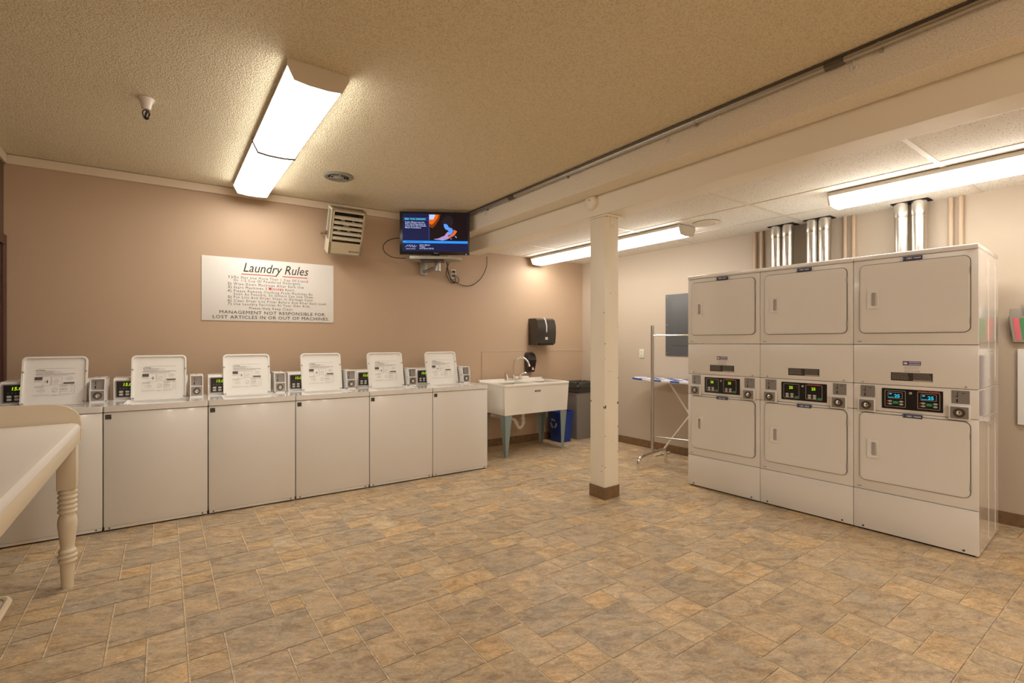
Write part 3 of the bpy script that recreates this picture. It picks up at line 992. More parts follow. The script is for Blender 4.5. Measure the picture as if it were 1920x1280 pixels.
wrap_light('fluorescent_ceiling_light', 'lit wraparound fluorescent light on the tan ceiling, nearer one of two end to end', (0.690, 2.765, 2.859), 0, 1.222, 0.312, 0.105, M['lens_main'], M['lens_main_side'], 'wraparound lights on the tan ceiling')
wrap_light('fluorescent_ceiling_light', 'lit wraparound fluorescent light on the tan ceiling beside the long wall moulding', (0.690, 3.990, 2.859), 0, 1.222, 0.312, 0.105, M['lens_main'], M['lens_main_side'], 'wraparound lights on the tan ceiling')
wrap_light('fluorescent_ceiling_light', 'long lit fluorescent light on the tile ceiling behind the post', (4.222, 2.915, 2.516), R(0.8), 2.33, 0.255, 0.098, M['lens_tile'], M['lens_tile_side'], 'lights on the tile ceiling')
wrap_light('fluorescent_ceiling_light', 'long lit fluorescent light on the tile ceiling above the stacked dryers', (4.322, -0.18, 2.516), R(0.8), 1.83, 0.255, 0.098, M['lens_tile'], M['lens_tile_side'], 'lights on the tile ceiling')
wrap_light('fluorescent_ceiling_light', 'added fill light at the unseen rear end of the room, nearer the left wall', (0.25, -3.30, 2.859), 0, 1.222, 0.312, 0.105, M['lens_fill'], M['lens_fill'], None)  # this pair is added behind the camera purely for fill light
wrap_light('fluorescent_ceiling_light', 'added fill light at the unseen rear end of the room, nearer the beam', (1.90, -3.30, 2.859), 0, 1.222, 0.312, 0.105, M['lens_fill'], M['lens_fill'], None)

# ------------------------------------------------------------------ small ceiling things
t = thing('lamp_holder', 'white porcelain lamp holder on the tan ceiling with twisted black wire', 'lamp holder', (-0.085, 3.743, 2.859))
bm = B(); lathe(bm, [(0.044, 0.0), (0.044, -0.006), (0.030, -0.030), (0.024, -0.060), (0.022, -0.066)], 24); obj('holder_body', bm, M['porcelain'], t)
bm = B()
tube(bm, [(0.017 * math.cos(a) * (1 + 0.1 * math.sin(3 * a)), 0.006 * math.sin(2 * a), -0.094 + 0.024 * math.sin(a)) for a in [i * PI / 12 for i in range(24)]], 0.0035, 6, closed=True)
tube(bm, [(0.004 + 0.010 * math.cos(a), 0.014 * math.sin(a), -0.098 + 0.022 * math.cos(a + 1)) for a in [i * PI / 12 for i in range(24)]], 0.003, 6, closed=True)
tube(bm, spline([(0, 0, -0.064), (0.004, 0.003, -0.085), (-0.002, -0.003, -0.105), (0.003, 0.004, -0.126)], 5), 0.004, 6)
tube(bm, spline([(-0.012, 0, -0.115), (0.0, 0.004, -0.124), (0.015, -0.002, -0.117)], 5), 0.0035, 6)
obj('wire_coil', bm, M['wire'], t)

t = thing('round_ceiling_vent', 'round grey metal vent on the tan ceiling', 'vent', (1.285, 4.485, 2.859))
bm = B(); lathe(bm, [(0.130, 0.0), (0.130, -0.006), (0.118, -0.016), (0.092, -0.014), (0.088, 0.0)], 36, cap=False); obj('vent_ring', bm, M['vent_metal'], t)
bm = B(); lathe(bm, [(0.090, -0.001), (0.090, -0.003)], 32); obj('vent_throat', bm, M['gap'], t)
bm = B()
lathe(bm, [(0.045, -0.006), (0.048, -0.014), (0.030, -0.020), (0.004, -0.021)], 24)
for a in range(3):
    an = a * 2 * PI / 3 + 0.4
    tube(bm, [(0.04 * math.cos(an), 0.04 * math.sin(an), -0.012), (0.092 * math.cos(an), 0.092 * math.sin(an), -0.010)], 0.005, 6)
tube(bm, [(0.068 * math.cos(a), 0.068 * math.sin(a), -0.012) for a in [i * PI / 12 for i in range(24)]], 0.003, 6, closed=True)
obj('vent_cone', bm, M['mount_silver'], t)

t = thing('ceiling_speaker', 'flat round white disc fitting on the tile ceiling next to the long light', 'ceiling fitting', (4.285, 2.745, 2.519))
bm = B(); lathe(bm, [(0.125, 0.0), (0.128, -0.004), (0.118, -0.010), (0.075, -0.012), (0.072, -0.006)], 36, cap=False); lathe(bm, [(0.072, -0.001), (0.072, -0.004)], 30)
obj('rim', bm, M['white_plastic'], t)
bm = B(); lathe(bm, [(0.060, -0.004), (0.062, -0.010), (0.050, -0.014)], 30); obj('centre_disc', bm, M['trim'], t)

t = thing('smoke_detector', 'round cream detector on the side of the beam above the post', 'detector', (3.090, 3.100, 2.596))
bm = B(); lathe(bm, [(0.066, 0.0), (0.068, 0.014), (0.066, 0.020), (0.060, 0.034), (0.054, 0.038)], 32, mtx=LF); obj('detector_body', bm, M['cream'], t)
bm = B(); box(bm, -0.0392, -0.038, -0.012, 0.010, 0.018, 0.022); box(bm, -0.0392, -0.038, -0.018, -0.012, 0.005, 0.012); obj('detector_slot', bm, M['black_matte'], t)

# conduit along the soffit
t = thing('electrical_conduit', 'galvanised metal conduit running along the ceiling corner above the soffit', 'conduit', (2.874, 0, 2.832))
bm = B(); tube(bm, [(0, -3.35, 0), (0, 1.0, 0), (0, 5.33, 0)], 0.019, 12); obj('main_pipe', bm, M['conduit'], t)
bm = B(); tube(bm, [(-0.012, -3.35, 0.019), (-0.012, 5.33, 0.019)], 0.007, 8); obj('thin_pipe', bm, M['coupling'], t)
for y in (1.10, 4.02):
    bm = B(); tube(bm, [(0, y - 0.045, 0), (0, y + 0.045, 0)], 0.0235, 12); obj('coupling', bm, M['coupling'], t)
for y in (0.90, 1.93, 3.2, 4.5, 0.1):
    bm = B(); tube(bm, [(0, y - 0.008, 0), (0, y + 0.008, 0)], 0.0215, 12)
    box(bm, 0.0, 0.026, y - 0.008, y + 0.008, -0.030, 0.0)
    obj('pipe_strap', bm, M['conduit'], t)
for y, z in ((1.02, -0.052), (2.16, -0.050), (4.55, -0.05)):
    bm = B(); tube(bm, [(0.022, y + 0.012 * math.cos(a), z + 0.014 * math.sin(a)) for a in [i * PI / 8 for i in range(16)]], 0.004, 6, closed=True)
    tube(bm, [(0.022, y, z + 0.012), (0.020, y, z + 0.040)], 0.003, 6)
    obj('hanging_ring', bm, M['paper_white'], t)

# ------------------------------------------------------------------ rules sign
t = thing('rules_sign', 'white laundry rules board with black and red lettering on the long wall', 'sign', (0.895, wy(0.895, 0.001), 1.879), WA)
bm = B(); box(bm, -0.601, 0.601, -0.006, 0.0, -0.307, 0.307, 0.001); obj('board', bm, M['sign'], t)
SX = 1.202 / 1580
def sx(x): return (x - 905) * SX          # measured across the board in the photograph
F6 = T(0, -0.0065, 0) @ FR
bm = B()
text(bm, 'Laundry Rules', 0.128, -0.262, 0.178, F6, shear=0.28, width=0.60)
obj('title_lettering', bm, M['black_matte'], t, smooth=0)
bm = B()
box(bm, -0.272, 0.040, -0.0072, -0.006, 0.150, 0.157); box(bm, 0.098, 0.335, -0.0072, -0.006, 0.150, 0.157)
text(bm, 'Minutes', 0.042, -0.032, 0.0085, F6, space=1.25, width=0.135, bold=0.0006)
obj('red_lettering', bm, M['red_ink'], t, smooth=0)
bm = B()
rows = [('1)', 'Do Not Use More Than 1 Cup Of Liquid', 0.108, 0.675), ('', 'Or 1/2 Cup Of Powdered Detergent.', 0.078, 0.61),
        ('2)', 'Wipe Down Machines After Each Use', 0.043, 0.635), ('4)', 'Please Remove Clothing From Machines As', -0.026, 0.72),
        ('', 'Soon As Possible, So Others Can Use Them.', -0.056, 0.735), ('5)', 'Put Lint And Dryer Sheet In Garbage Cans.', -0.087, 0.73),
        ('6)', 'Clean Dryer Lint Filter Before And After Each Load.', -0.121, 0.865), ('7)', 'Use Laundry Facilities At Your Own Risk.', -0.153, 0.70)]
for a, s, z, w_ in rows:
    if a:
        text(bm, a, 0.034, -0.390, z, F6, width=0.032)
    text(bm, s, 0.034, -0.338, z, F6, space=1.3, width=w_)
text(bm, '3)', 0.034, -0.390, 0.0085, F6, width=0.032)
text(bm, 'Start Machines 2', 0.034, -0.338, 0.0085, F6, space=1.3, width=0.29)
text(bm, 'Apart.', 0.034, 0.120, 0.0085, F6, space=1.3, width=0.095)
text(bm, 'Please Help Keep Clean.', 0.034, -0.205, -0.190, F6, space=1.3, width=0.40)
obj('rule_lettering', bm, M['ink'], t, smooth=0)
bm = B()
text(bm, 'MANAGEMENT NOT RESPONSIBLE FOR', 0.044, -0.460, -0.238, F6, space=1.1, width=0.965)
obj('footer_lettering', bm, M['black_matte'], t, smooth=0)
bm = B()
text(bm, 'LOST ARTICLES IN OR OUT OF MACHINES.', 0.044, -0.515, -0.285, F6, space=1.1, width=1.065)
obj('footer_lettering', bm, M['black_matte'], t, smooth=0)

# ------------------------------------------------------------------ unit heater
t = thing('unit_heater', 'beige louvred unit heater tilted down from the top of the long wall', 'heater', (1.535, 4.960, 2.690), WA)
hm = Matrix.Rotation(R(25.4), 4, 'X')        # front leans to face down into the room
W2 = 0.170
def HM(o):
    o.matrix_local = hm
    return o
bm = B()
D_, Hh = 0.165, 0.465
box(bm, -W2, -W2 + 0.012, 0.0, D_, -Hh, 0); box(bm, W2 - 0.012, W2, 0.0, D_, -Hh, 0)
box(bm, -W2, W2, 0.0, D_, -0.012, 0); box(bm, -W2, W2, 0.0, D_, -Hh, -Hh + 0.012)
box(bm, -W2, W2, D_ - 0.01, D_, -Hh, 0)
box(bm, -W2, -W2 + 0.026, 0.0, 0.012, -Hh, 0); box(bm, W2 - 0.026, W2, 0.0, 0.012, -Hh, 0)
box(bm, -W2, W2, 0.0, 0.012, -0.028, 0); box(bm, -W2, W2, 0.0, 0.012, -Hh, -0.335)
HM(obj('heater_casing', bm, M['heater'], t, smooth=0))
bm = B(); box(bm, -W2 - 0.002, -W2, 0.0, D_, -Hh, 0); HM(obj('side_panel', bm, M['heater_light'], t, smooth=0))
bm = B()
for k in range(24):
    z = -0.030 - k * 0.0125
    box(bm, -W2 - 0.0030, -W2 - 0.0018, 0.025, 0.125, z - 0.0035, z + 0.0035)
for k in range(26):
    x = -W2 + 0.022 + k * 0.0118
    box(bm, x, x + 0.006, 0.025, 0.125, -0.0002, 0.0012)
HM(obj('grille_slots', bm, M['black_matte'], t, smooth=0))
for k in range(5):
    bm = B(); z = -0.080 - k * 0.053
    hexa(bm, [(-W2 + 0.03, -0.008, z - 0.016), (W2 - 0.03, -0.008, z - 0.016), (W2 - 0.03, 0.034, z + 0.006), (-W2 + 0.03, 0.034, z + 0.006)],
         [(-W2 + 0.03, -0.014, z + 0.000), (W2 - 0.03, -0.014, z + 0.000), (W2 - 0.03, 0.032, z + 0.012), (-W2 + 0.03, 0.032, z + 0.012)])
    HM(obj('louvre', bm, M['heater_light'], t, smooth=0))
bm = B()
box(bm, -0.13, 0.13, 0.10, 0.11, -0.32, -0.04)
HM(obj('heater_core', bm, M['black_matte'], t, smooth=0))
bm = B()
for a in range(4):
    an = a * PI / 2 + 0.5
    prism(bm, [(0.02 * math.cos(an), -0.18 + 0.02 * math.sin(an)), (0.10 * math.cos(an - 0.25), -0.18 + 0.10 * math.sin(an - 0.25)), (0.10 * math.cos(an + 0.3), -0.18 + 0.10 * math.sin(an + 0.3))], -0.082, -0.080)
prism(bm, circ(0, -0.18, 0.028), -0.085, -0.070)
HM(obj('fan', bm, M['heater_light'], t, smooth=0))
bm = B(); text(bm, 'MODINE', 0.022, 0.035, -Hh + 0.035, c=0.0006, bold=0.0006, width=0.105); HM(obj('maker_lettering', bm, M['ink'], t, smooth=0))
bm = B()
tube(bm, [(-W2 - 0.010, 0.20, -0.20), (-W2 - 0.02, 0.38, -0.18)], 0.014, 8)
tube(bm, [(0, 0.20, -0.20), (0, 0.40, -0.18)], 0.02, 8)
box(bm, -0.06, 0.06, 0.385, 0.405, -0.28, -0.10)
box(bm, -W2 - 0.014, 0.03, 0.235, 0.255, -0.215, -0.175)
obj('wall_bracket', bm, M['baseboard'], t)

# ------------------------------------------------------------------ television on its wall shelf
TVR = R(-31.5)
t = thing('television', 'flat black television playing a music channel high near the beam', 'television', (2.486, 4.970, 2.588), TVR)
bm = B()
box(bm, -0.390, 0.390, 0.0, 0.035, -0.240, 0.240, 0.004)
box(bm, -0.30, 0.30, 0.035, 0.065, -0.18, 0.17, 0.01)
obj('casing', bm, M['black'], t)
s_ = 0.000561
def ta(x): return (x - 793) * s_
def tb(y): return (600 - y) * s_
bm = B(); prism(bm, [(ta(155), tb(965)), (ta(1455), tb(965)), (ta(1455), tb(215)), (ta(155), tb(215))], 0.0, 0.0006)
scr = obj('screen', bm, glow('screen_navy', (0.008, 0.010, 0.055), 0.42), t, smooth=0)
def patch(name, polys, col, c, st=1.0):
    bm = B()
    for p in polys:
        prism(bm, [(ta(x), tb(y)) for x, y in p], 0.0, c)
    return obj(name, bm, glow(name + '_glow', col, st * 0.42), scr, smooth=0)
def rect(x0, x1, y0, y1): return [(x0, y1), (x1, y1), (x1, y0), (x0, y0)]
patch('picture_backdrop', [rect(682, 1445, 217, 740)], (0.008, 0.003, 0.004), 0.0009)
patch('stage_glow_edge', [[(682, 225), (905, 225), (880, 320), (820, 420), (750, 500), (682, 470)]], (0.22, 0.035, 0.002), 0.0011)
patch('stage_glow', [[(682, 228), (870, 228), (845, 300), (780, 390), (735, 430), (682, 410)]], (0.80, 0.13, 0.004), 0.0013)
patch('stage_light', [[(682, 228), (805, 228), (768, 325), (682, 330)]], (0.50, 0.62, 1.0), 0.0015)
patch('divider_line', [rect(674, 682, 215, 745), rect(155, 674, 296, 301), rect(155, 674, 342, 347)], (0.05, 0.10, 0.40), 0.0017)
patch('blue_bar', [rect(160, 1450, 755, 802)], (0.02, 0.30, 0.95), 0.0012)
patch('musician_hair', [[(935, 400), (930, 350), (985, 275), (1045, 242), (1110, 255), (1150, 300), (1160, 370), (1140, 440), (1110, 490), (1060, 480), (1010, 420), (960, 400)]], (0.016, 0.010, 0.014), 0.0011)
patch('musician_face', [[(970, 415), (1010, 410), (1045, 430), (1075, 480), (1140, 500), (1160, 560), (1120, 620), (1060, 640), (1075, 560), (1045, 535), (1005, 520), (975, 470)]], (0.10, 0.32, 0.95), 0.0013)
patch('musician_sleeve', [[(1170, 525), (1240, 556), (1185, 640), (1090, 695), (1055, 665), (1120, 625), (1165, 575)]], (0.75, 0.13, 0.05), 0.0015)
patch('musician_arm', [[(1062, 560), (1075, 600), (1055, 660), (1090, 695), (1000, 735), (900, 738), (780, 726), (780, 716), (860, 706), (930, 672), (985, 650), (1020, 600)]], (0.42, 0.28, 0.55), 0.0014)
patch('stage_sparkle', [rect(915, 970, 728, 742), [(1190, 650), (1215, 655), (1235, 690), (1215, 685)], rect(1105, 1135, 705, 714)], (0.25, 0.5, 0.95), 0.0016)
bm = B(); text(bm, 'DID YOU KNOW?', 46 * s_, ta(195), tb(338), c=0.0008, width=415 * s_, bold=0.0006)
obj('headline_lettering', bm, glow('headline_glow', (0.10, 0.75, 0.95), 0.42), scr, smooth=0)
bm = B()
for i, (s, w_) in enumerate((('Keiko Matsui was the', 380), ('first recording artist to', 405), ('come from the Yamaha', 415), ('Music Foundation.', 320))):
    text(bm, s, 38 * s_, ta(205), tb(398 + 36 * i), c=0.0008, width=w_ * s_, bold=0.0003)
cap_glow = glow('caption_glow', (0.55, 0.62, 0.95), 0.42)
obj('fact_lettering', bm, cap_glow, scr, smooth=0)
bm = B()
for i, (s, w_) in enumerate((('Keiko Matsui', 205), ('"Kappa"', 115), ('Soul Quest (2013)', 280))):
    text(bm, s, 34 * s_, ta(490), tb(850 + 35 * i), c=0.0008, width=w_ * s_, bold=0.0003)
obj('song_lettering', bm, cap_glow, scr, smooth=0)
bm = B()
text(bm, 'MUSIC CHOICE', 24 * s_, ta(228), tb(926), c=0.0008, width=178 * s_, bold=0.0002)
tube(bm, spline([(ta(a), -0.0012, tb(b)) for a, b in ((212, 888), (250, 845), (262, 868), (300, 838), (305, 885), (345, 835), (350, 880), (375, 868), (400, 838), (372, 872), (395, 884), (435, 850))], 4), 0.0018, 6)
obj('channel_logo', bm, cap_glow, scr, smooth=0)
bm = B(); text(bm, 'SMOOTH JAZZ', 38 * s_, ta(235), tb(792), c=0.0014, width=335 * s_, bold=0.0004)
obj('channel_lettering', bm, glow('channel_glow', (0.004, 0.05, 0.25), 1.0), scr, smooth=0)
bm = B(); text(bm, 'Hisense', 28 * s_, ta(775), tb(1006), c=0.0005, width=90 * s_); obj('maker_lettering', bm, M['label_white'], t, smooth=0)
bm = B(); prism(bm, circ(ta(1415), tb(1018), 0.003), 0.0, 0.001); obj('standby_light', bm, glow('standby_glow', (0.3, 0.3, 1.0), 2.0), t)
bm = B()
box(bm, -0.05, 0.05, 0.02, 0.05, -0.262, -0.235); box(bm, -0.19, 0.15, -0.05, 0.14, -0.270, -0.262, 0.002)
obj('stand', bm, M['black'], t)

t = thing('television_shelf', 'silver swing arm wall shelf carrying the television', 'wall shelf', (2.486, 4.970, 0), TVR)
bm = B()
prism(bm, [(-0.27, -0.07), (0.20, -0.07), (0.30, 0.0), (0.28, 0.10), (0.15, 0.17), (-0.22, 0.17), (-0.29, 0.06)], 2.288, 2.3175, I4)
obj('shelf_plate', bm, M['mount_silver'], t)
bm = B(); box(bm, -0.16, 0.10, -0.03, 0.14, 2.276, 2.288); obj('shelf_support', bm, M['black'], t)
bm = B(); lathe(bm, [(0.038, 2.18), (0.038, 2.276)], 20, mtx=T(0.02, 0.13, 0)); obj('pivot', bm, M['mount_silver'], t)
bm = B()
inv = Matrix.Translation((2.486, 4.970, 0)) @ Matrix.Rotation(TVR, 4, 'Z')
inv = inv.inverted()
def Lc(x, y, z): return inv @ Vector((x, y, z))
tube(bm, [Lc(2.515, 5.305, 2.195), Vector((0.02, 0.13, 2.225))], 0.020, 10)
obj('arm', bm, M['vent_metal'], t)
bm = B()
p = Lc(2.515, wy(2.515, 0.035), 0)
rot_rel = Matrix.Rotation(WA - TVR, 4, 'Z')
box(bm, -0.042, 0.042, -0.030, 0.034, 2.160, 2.325, 0.005, mtx=T(p.x, p.y, 0) @ rot_rel)
obj('wall_plate', bm, M['mount_silver'], t)
t = thing('cable_box', 'small dark box sitting on the left end of the television shelf', 'cable box', (2.486, 4.970, 0), TVR)
bm = B(); box(bm, -0.275, -0.205, 0.03, 0.13, 2.3182, 2.345, 0.004); obj('casing', bm, M['mount_silver'], t)

def cord(name, pts, r, label):
    bm = B(); tube(bm, spline(pts, 6), r, 6)
    o = obj(name, bm, M['wire'])
    return tag(o, label, 'cable', 'cables around the television')
cord('power_cord', [(3.41, 5.328, 2.47), (3.392, 5.311, 2.333), (3.321, 5.313, 2.191), (3.219, 5.317, 2.102), (3.127, 5.32, 2.069), (3.007, 5.324, 2.081), (2.903, 5.328, 2.127), (2.831, 5.30, 2.207), (2.74, 5.15, 2.27), (2.66, 5.02, 2.283)], 0.0045,
     'thin black cable hanging in a wide loop from the beam end to the television shelf')
cord('power_cord', [(2.68, 5.04, 2.283), (2.80, 5.25, 2.26), (2.855, 5.325, 2.19), (2.891, 5.333, 2.127), (2.935, 5.332, 2.105), (2.99, 5.33, 2.108), (2.994, 5.33, 2.154), (2.943, 5.330, 2.190)], 0.0045,
     'black power cable curling up into the lower socket by the television')
cord('power_cord', [(2.70, 5.03, 2.283), (2.79, 5.26, 2.25), (2.825, 5.335, 2.201), (2.855, 5.336, 2.14), (2.90, 5.338, 2.10), (2.95, 5.338, 2.105), (2.952, 5.338, 2.166), (2.934, 5.330, 2.232)], 0.0045,
     'black power cable running to the upper socket by the television')
cord('power_cord', [(2.175, 5.175, 2.530), (2.075, 5.175, 2.51), (2.012, 5.21, 2.474), (1.984, 5.23, 2.421), (1.998, 5.22, 2.362), (2.051, 5.19, 2.315), (2.123, 5.165, 2.300), (2.21, 5.13, 2.30)], 0.0045,
     'black cable looping out from the left edge of the television')


def outlet(loc, rotz, label):
    t = thing('wall_outlet', label, 'outlet', loc, rotz)
    bm = B(); box(bm, -0.036, 0.036, -0.006, 0.0, -0.058, 0.058, 0.002); obj('cover_plate', bm, M['outlet'], t)
    bm = B()
    for z in (-0.025, 0.025):
        prism(bm, rr(-0.016, 0.016, z - 0.018, z + 0.018, 0.008), 0.006, 0.009)
    so = obj('sockets', bm, M['outlet'], t)
    bm = B()
    for z in (-0.025, 0.025):
        box(bm, -0.008, -0.0055, -0.0096, -0.009, z - 0.004, z + 0.010); box(bm, 0.0055, 0.008, -0.0096, -0.009, z - 0.004, z + 0.010)
        prism(bm, circ(0, z - 0.010, 0.003, n=8), 0.009, 0.0096)
    obj('slots', bm, M['black_matte'], so, smooth=0)
    return t
o1 = outlet((2.930, wy(2.93, 0.0005), 2.208), WA, 'ivory double outlet high on the long wall under the television')
for z in (-0.025, 0.025):
    bm = B(); box(bm, -0.016, 0.018, -0.032, -0.0095, z - 0.012, z + 0.012, 0.004)
    obj('plug', bm, M['black'], o1, label='black plug')
outlet((wx(4.195, 0.0005), 4.195, 1.213), R(-90) + RA, 'ivory double outlet on the right wall between the post and the breaker panel')

# ------------------------------------------------------------------ breaker panel
t = thing('breaker_panel', 'dark grey electrical breaker panel on the right wall behind the dryers', 'electrical panel', (wx(3.60, 0.0005), 3.822, 1.197), R(-90) + RA)
t.location = (wx(3.822, 0.0005), 3.822, 1.197)
bm = B(); box(bm, 0.0, 0.52, -0.012, 0.0, 0.0, 0.750, 0.002); obj('cover', bm, M['panel_grey'], t)
bm = B(); box(bm, 0.09, 0.43, -0.016, -0.012, 0.12, 0.66, 0.002); dd = obj('panel_door', bm, M['panel_grey'], t)
for z in (0.03, 0.375, 0.72):
    for x in (0.022, 0.498):
        bm = B(); lathe(bm, [(0.006, 0.012), (0.006, 0.014), (0.002, 0.016)], 8, mtx=T(x, 0, z) @ FR)
        obj('screw', bm, M['steel'], t)

# ------------------------------------------------------------------ paper towel and soap dispensers
t = thing('paper_towel_dispenser', 'smoky black paper towel dispenser on the long wall above the sink', 'towel dispenser', (4.235, wy(4.235, 0.0005), 1.325), WA)
bm = B()
sec = [(0.0, 0.0), (-0.17, 0.0), (-0.205, 0.02), (-0.222, 0.15), (-0.218, 0.26), (-0.19, 0.335), (-0.155, 0.358), (0.0, 0.358)]
mtx = Matrix(((0, 0, 1, 0), (1, 0, 0, 0), (0, 1, 0, 0), (0, 0, 0, 1)))
prism(bm, sec, -0.155, 0.150, mtx)
es = [e for e in bm.edges if e.calc_face_angle(0) > 0.25]
bmesh.ops.bevel(bm, geom=es, offset=0.008, segments=2, affect='EDGES')
obj('dispenser_shell', bm, M['smoke_plastic'], t)
bm = B(); tube(bm, [(-0.012, -0.2195, 0.17), (-0.012, -0.2195, 0.26), (-0.012, -0.190, 0.337), (-0.012, -0.153, 0.360)], 0.0105, 6); obj('window_strip', bm, M['silver_strip'], t)
bm = B(); prism(bm, rr(-0.03, 0.012, 0.068, 0.105, 0.003), 0.2145, 0.2165); obj('towel_label', bm, M['silver_strip'], t)
bm = B(); box(bm, -0.12, 0.115, -0.215, -0.08, -0.004, 0.022, 0.004); obj('towel_slot', bm, M['gap'], t)

t = thing('soap_dispenser', 'black soap dispenser with pink push mark beside the faucet', 'soap dispenser', (4.075, wy(4.075, 0.0045), 0.950), WA)
bm = B()
b4 = [(-0.062, 0, 0.0), (0.062, 0, 0.0), (0.050, -0.085, 0.005), (-0.050, -0.085, 0.005)]
m4 = [(-0.080, 0, 0.19), (0.080, 0, 0.19), (0.064, -0.115, 0.19), (-0.064, -0.115, 0.19)]
t4 = [(-0.072, 0, 0.275), (0.072, 0, 0.275), (0.052, -0.075, 0.262), (-0.052, -0.075, 0.262)]
rows = [[bm.verts.new(p) for p in r_] for r_ in (b4, m4, t4)]
bm.faces.new(rows[0][::-1]); bm.faces.new(rows[-1])
for a, b in zip(rows, rows[1:]):
    for i in range(4):
        bm.faces.new((a[i], a[(i + 1) % 4], b[(i + 1) % 4], b[i]))
bmesh.ops.bevel(bm, geom=list(bm.edges), offset=0.014, segments=3, affect='EDGES')
obj('dispenser_shell', bm, M['smoke_plastic'], t)
bm = B()
hexa(bm, [(-0.040, -0.088, 0.010), (0.040, -0.088, 0.010), (0.040, -0.07, 0.010), (-0.040, -0.07, 0.010)], [(-0.052, -0.1185, 0.165), (0.052, -0.1185, 0.165), (0.052, -0.10, 0.165), (-0.052, -0.10, 0.165)])
obj('push_cover', bm, M['black'], t)
bm = B(); prism(bm, circ(0.004, 0.055, 0.017, 0.020), 0.099, 0.1010); obj('push_mark', bm, M['paper_pink'], t, label='pink mark')
bm = B(); prism(bm, circ(0.006, 0.045, 0.012, 0.012), 0.1010, 0.1018); obj('push_symbol', bm, M['paper_white'], t)

# ------------------------------------------------------------------ utility sink
t = thing('utility_sink', 'white double bowl utility sink standing on grey blue legs', 'sink', (3.225, 4.660, 0))
SW, SD = 1.010, 0.585
Zt, Zb = 0.863, 0.500
bm = B()
def wallpiece(x0t, x1t, y0t, y1t, x0b, x1b, y0b, y1b, zb=Zb, zt=Zt - 0.03):
    hexa(bm, [(x0b, y0b, zb), (x1b, y0b, zb), (x1b, y1b, zb), (x0b, y1b, zb)], [(x0t, y0t, zt), (x1t, y0t, zt), (x1t, y1t, zt), (x0t, y1t, zt)])
wallpiece(0.004, SW - 0.004, 0.006, 0.026, 0.020, SW - 0.020, 0.022, 0.042)
wallpiece(0.004, SW - 0.004, SD - 0.06, SD - 0.04, 0.020, SW - 0.020, SD - 0.07, SD - 0.05)
wallpiece(0.004, 0.024, 0.02, SD - 0.05, 0.020, 0.040, 0.03, SD - 0.06)
wallpiece(SW - 0.024, SW - 0.004, 0.02, SD - 0.05, SW - 0.040, SW - 0.020, 0.03, SD - 0.06)
wallpiece(SW / 2 - 0.012, SW / 2 + 0.012, 0.02, SD - 0.05, SW / 2 - 0.012, SW / 2 + 0.012, 0.03, SD - 0.06)
box(bm, 0.020, SW - 0.020, 0.022, SD - 0.05, Zb, Zb + 0.02)
obj('basin', bm, M['sink_white'], t)
bm = B()
zr0, zr1 = Zt - 0.032, Zt
for s in ((0, SW, 0, 0.030), (0, SW, SD - 0.11, SD), (0, 0.030, 0.030, SD - 0.11), (SW - 0.030, SW, 0.030, SD - 0.11), (SW / 2 - 0.018, SW / 2 + 0.018, 0.030, SD - 0.11)):
    box(bm, s[0], s[1], s[2], s[3], zr0, zr1, 0.006)
box(bm, 0, SW, SD - 0.035, SD, Zt - 0.004, Zt + 0.022, 0.006)
box(bm, 0.53, 0.78, SD - 0.04, SD, Zt + 0.010, Zt + 0.045, 0.01)
obj('rim', bm, M['sink_white'], t)
bm = B(); text(bm, 'MUSTEE', 0.030, SW / 2 - 0.050, 0.757, T(0, 0.0095, 0) @ FR, bold=0.0008, width=0.092, c=0.003); obj('maker_lettering', bm, M['ink'], t, smooth=0)
def leg(x, y, sx_, sy_):
    bm = B()
    # folded sheet leg, L shaped in section
    a, b = 0.105, 0.030
    for (dx0, dx1, dy0, dy1, ex, ey) in ((0, a, 0, 0.004, b, 0.004), (0, 0.004, 0, a, 0.004, b)):
        X = lambda v, s: x + v * s
        t4_ = [(x + dx0 * sx_, y + dy0 * sy_, 0.498), (x + dx1 * sx_, y + dy0 * sy_, 0.498), (x + dx1 * sx_, y + dy1 * sy_, 0.498), (x + dx0 * sx_, y + dy1 * sy_, 0.498)]
        ix, iy = 0.030 * sx_, 0.030 * sy_
        b4_ = [(x + ix + dx0 * sx_, y + iy + dy0 * sy_, 0.0), (x + ix + min(dx1, ex) * sx_, y + iy + dy0 * sy_, 0.0), (x + ix + min(dx1, ex) * sx_, y + iy + min(dy1, ey) * sy_, 0.0), (x + ix + dx0 * sx_, y + iy + min(dy1, ey) * sy_, 0.0)]
        hexa(bm, b4_, t4_)
    obj('leg', bm, M['leg_blue'], t, smooth=0)
leg(0.022, 0.024, 1, 1); leg(SW - 0.022, 0.024, -1, 1); leg(0.022, SD - 0.055, 1, -1); leg(SW - 0.022, SD - 0.055, -1, -1)
bm = B()
tube(bm, spline([(0.515, 0.33, 0.50), (0.515, 0.33, 0.40), (0.515, 0.33, 0.33), (0.490, 0.33, 0.285), (0.455, 0.33, 0.275), (0.425, 0.33, 0.305), (0.405, 0.335, 0.36), (0.37, 0.36, 0.392), (0.28, 0.48, 0.405), (0.24, 0.645, 0.410)], 6), 0.021, 12)
for z in (0.40, 0.345):
    tube(bm, [(0.515, 0.33, z), (0.515, 0.33, z - 0.022)], 0.029, 12)
tube(bm, [(0.412, 0.333, 0.335), (0.405, 0.335, 0.360)], 0.028, 12)
tube(bm, [(0.515, 0.33, 0.50), (0.515, 0.33, 0.47)], 0.032, 14)
obj('drain_trap', bm, M['pvc'], t)
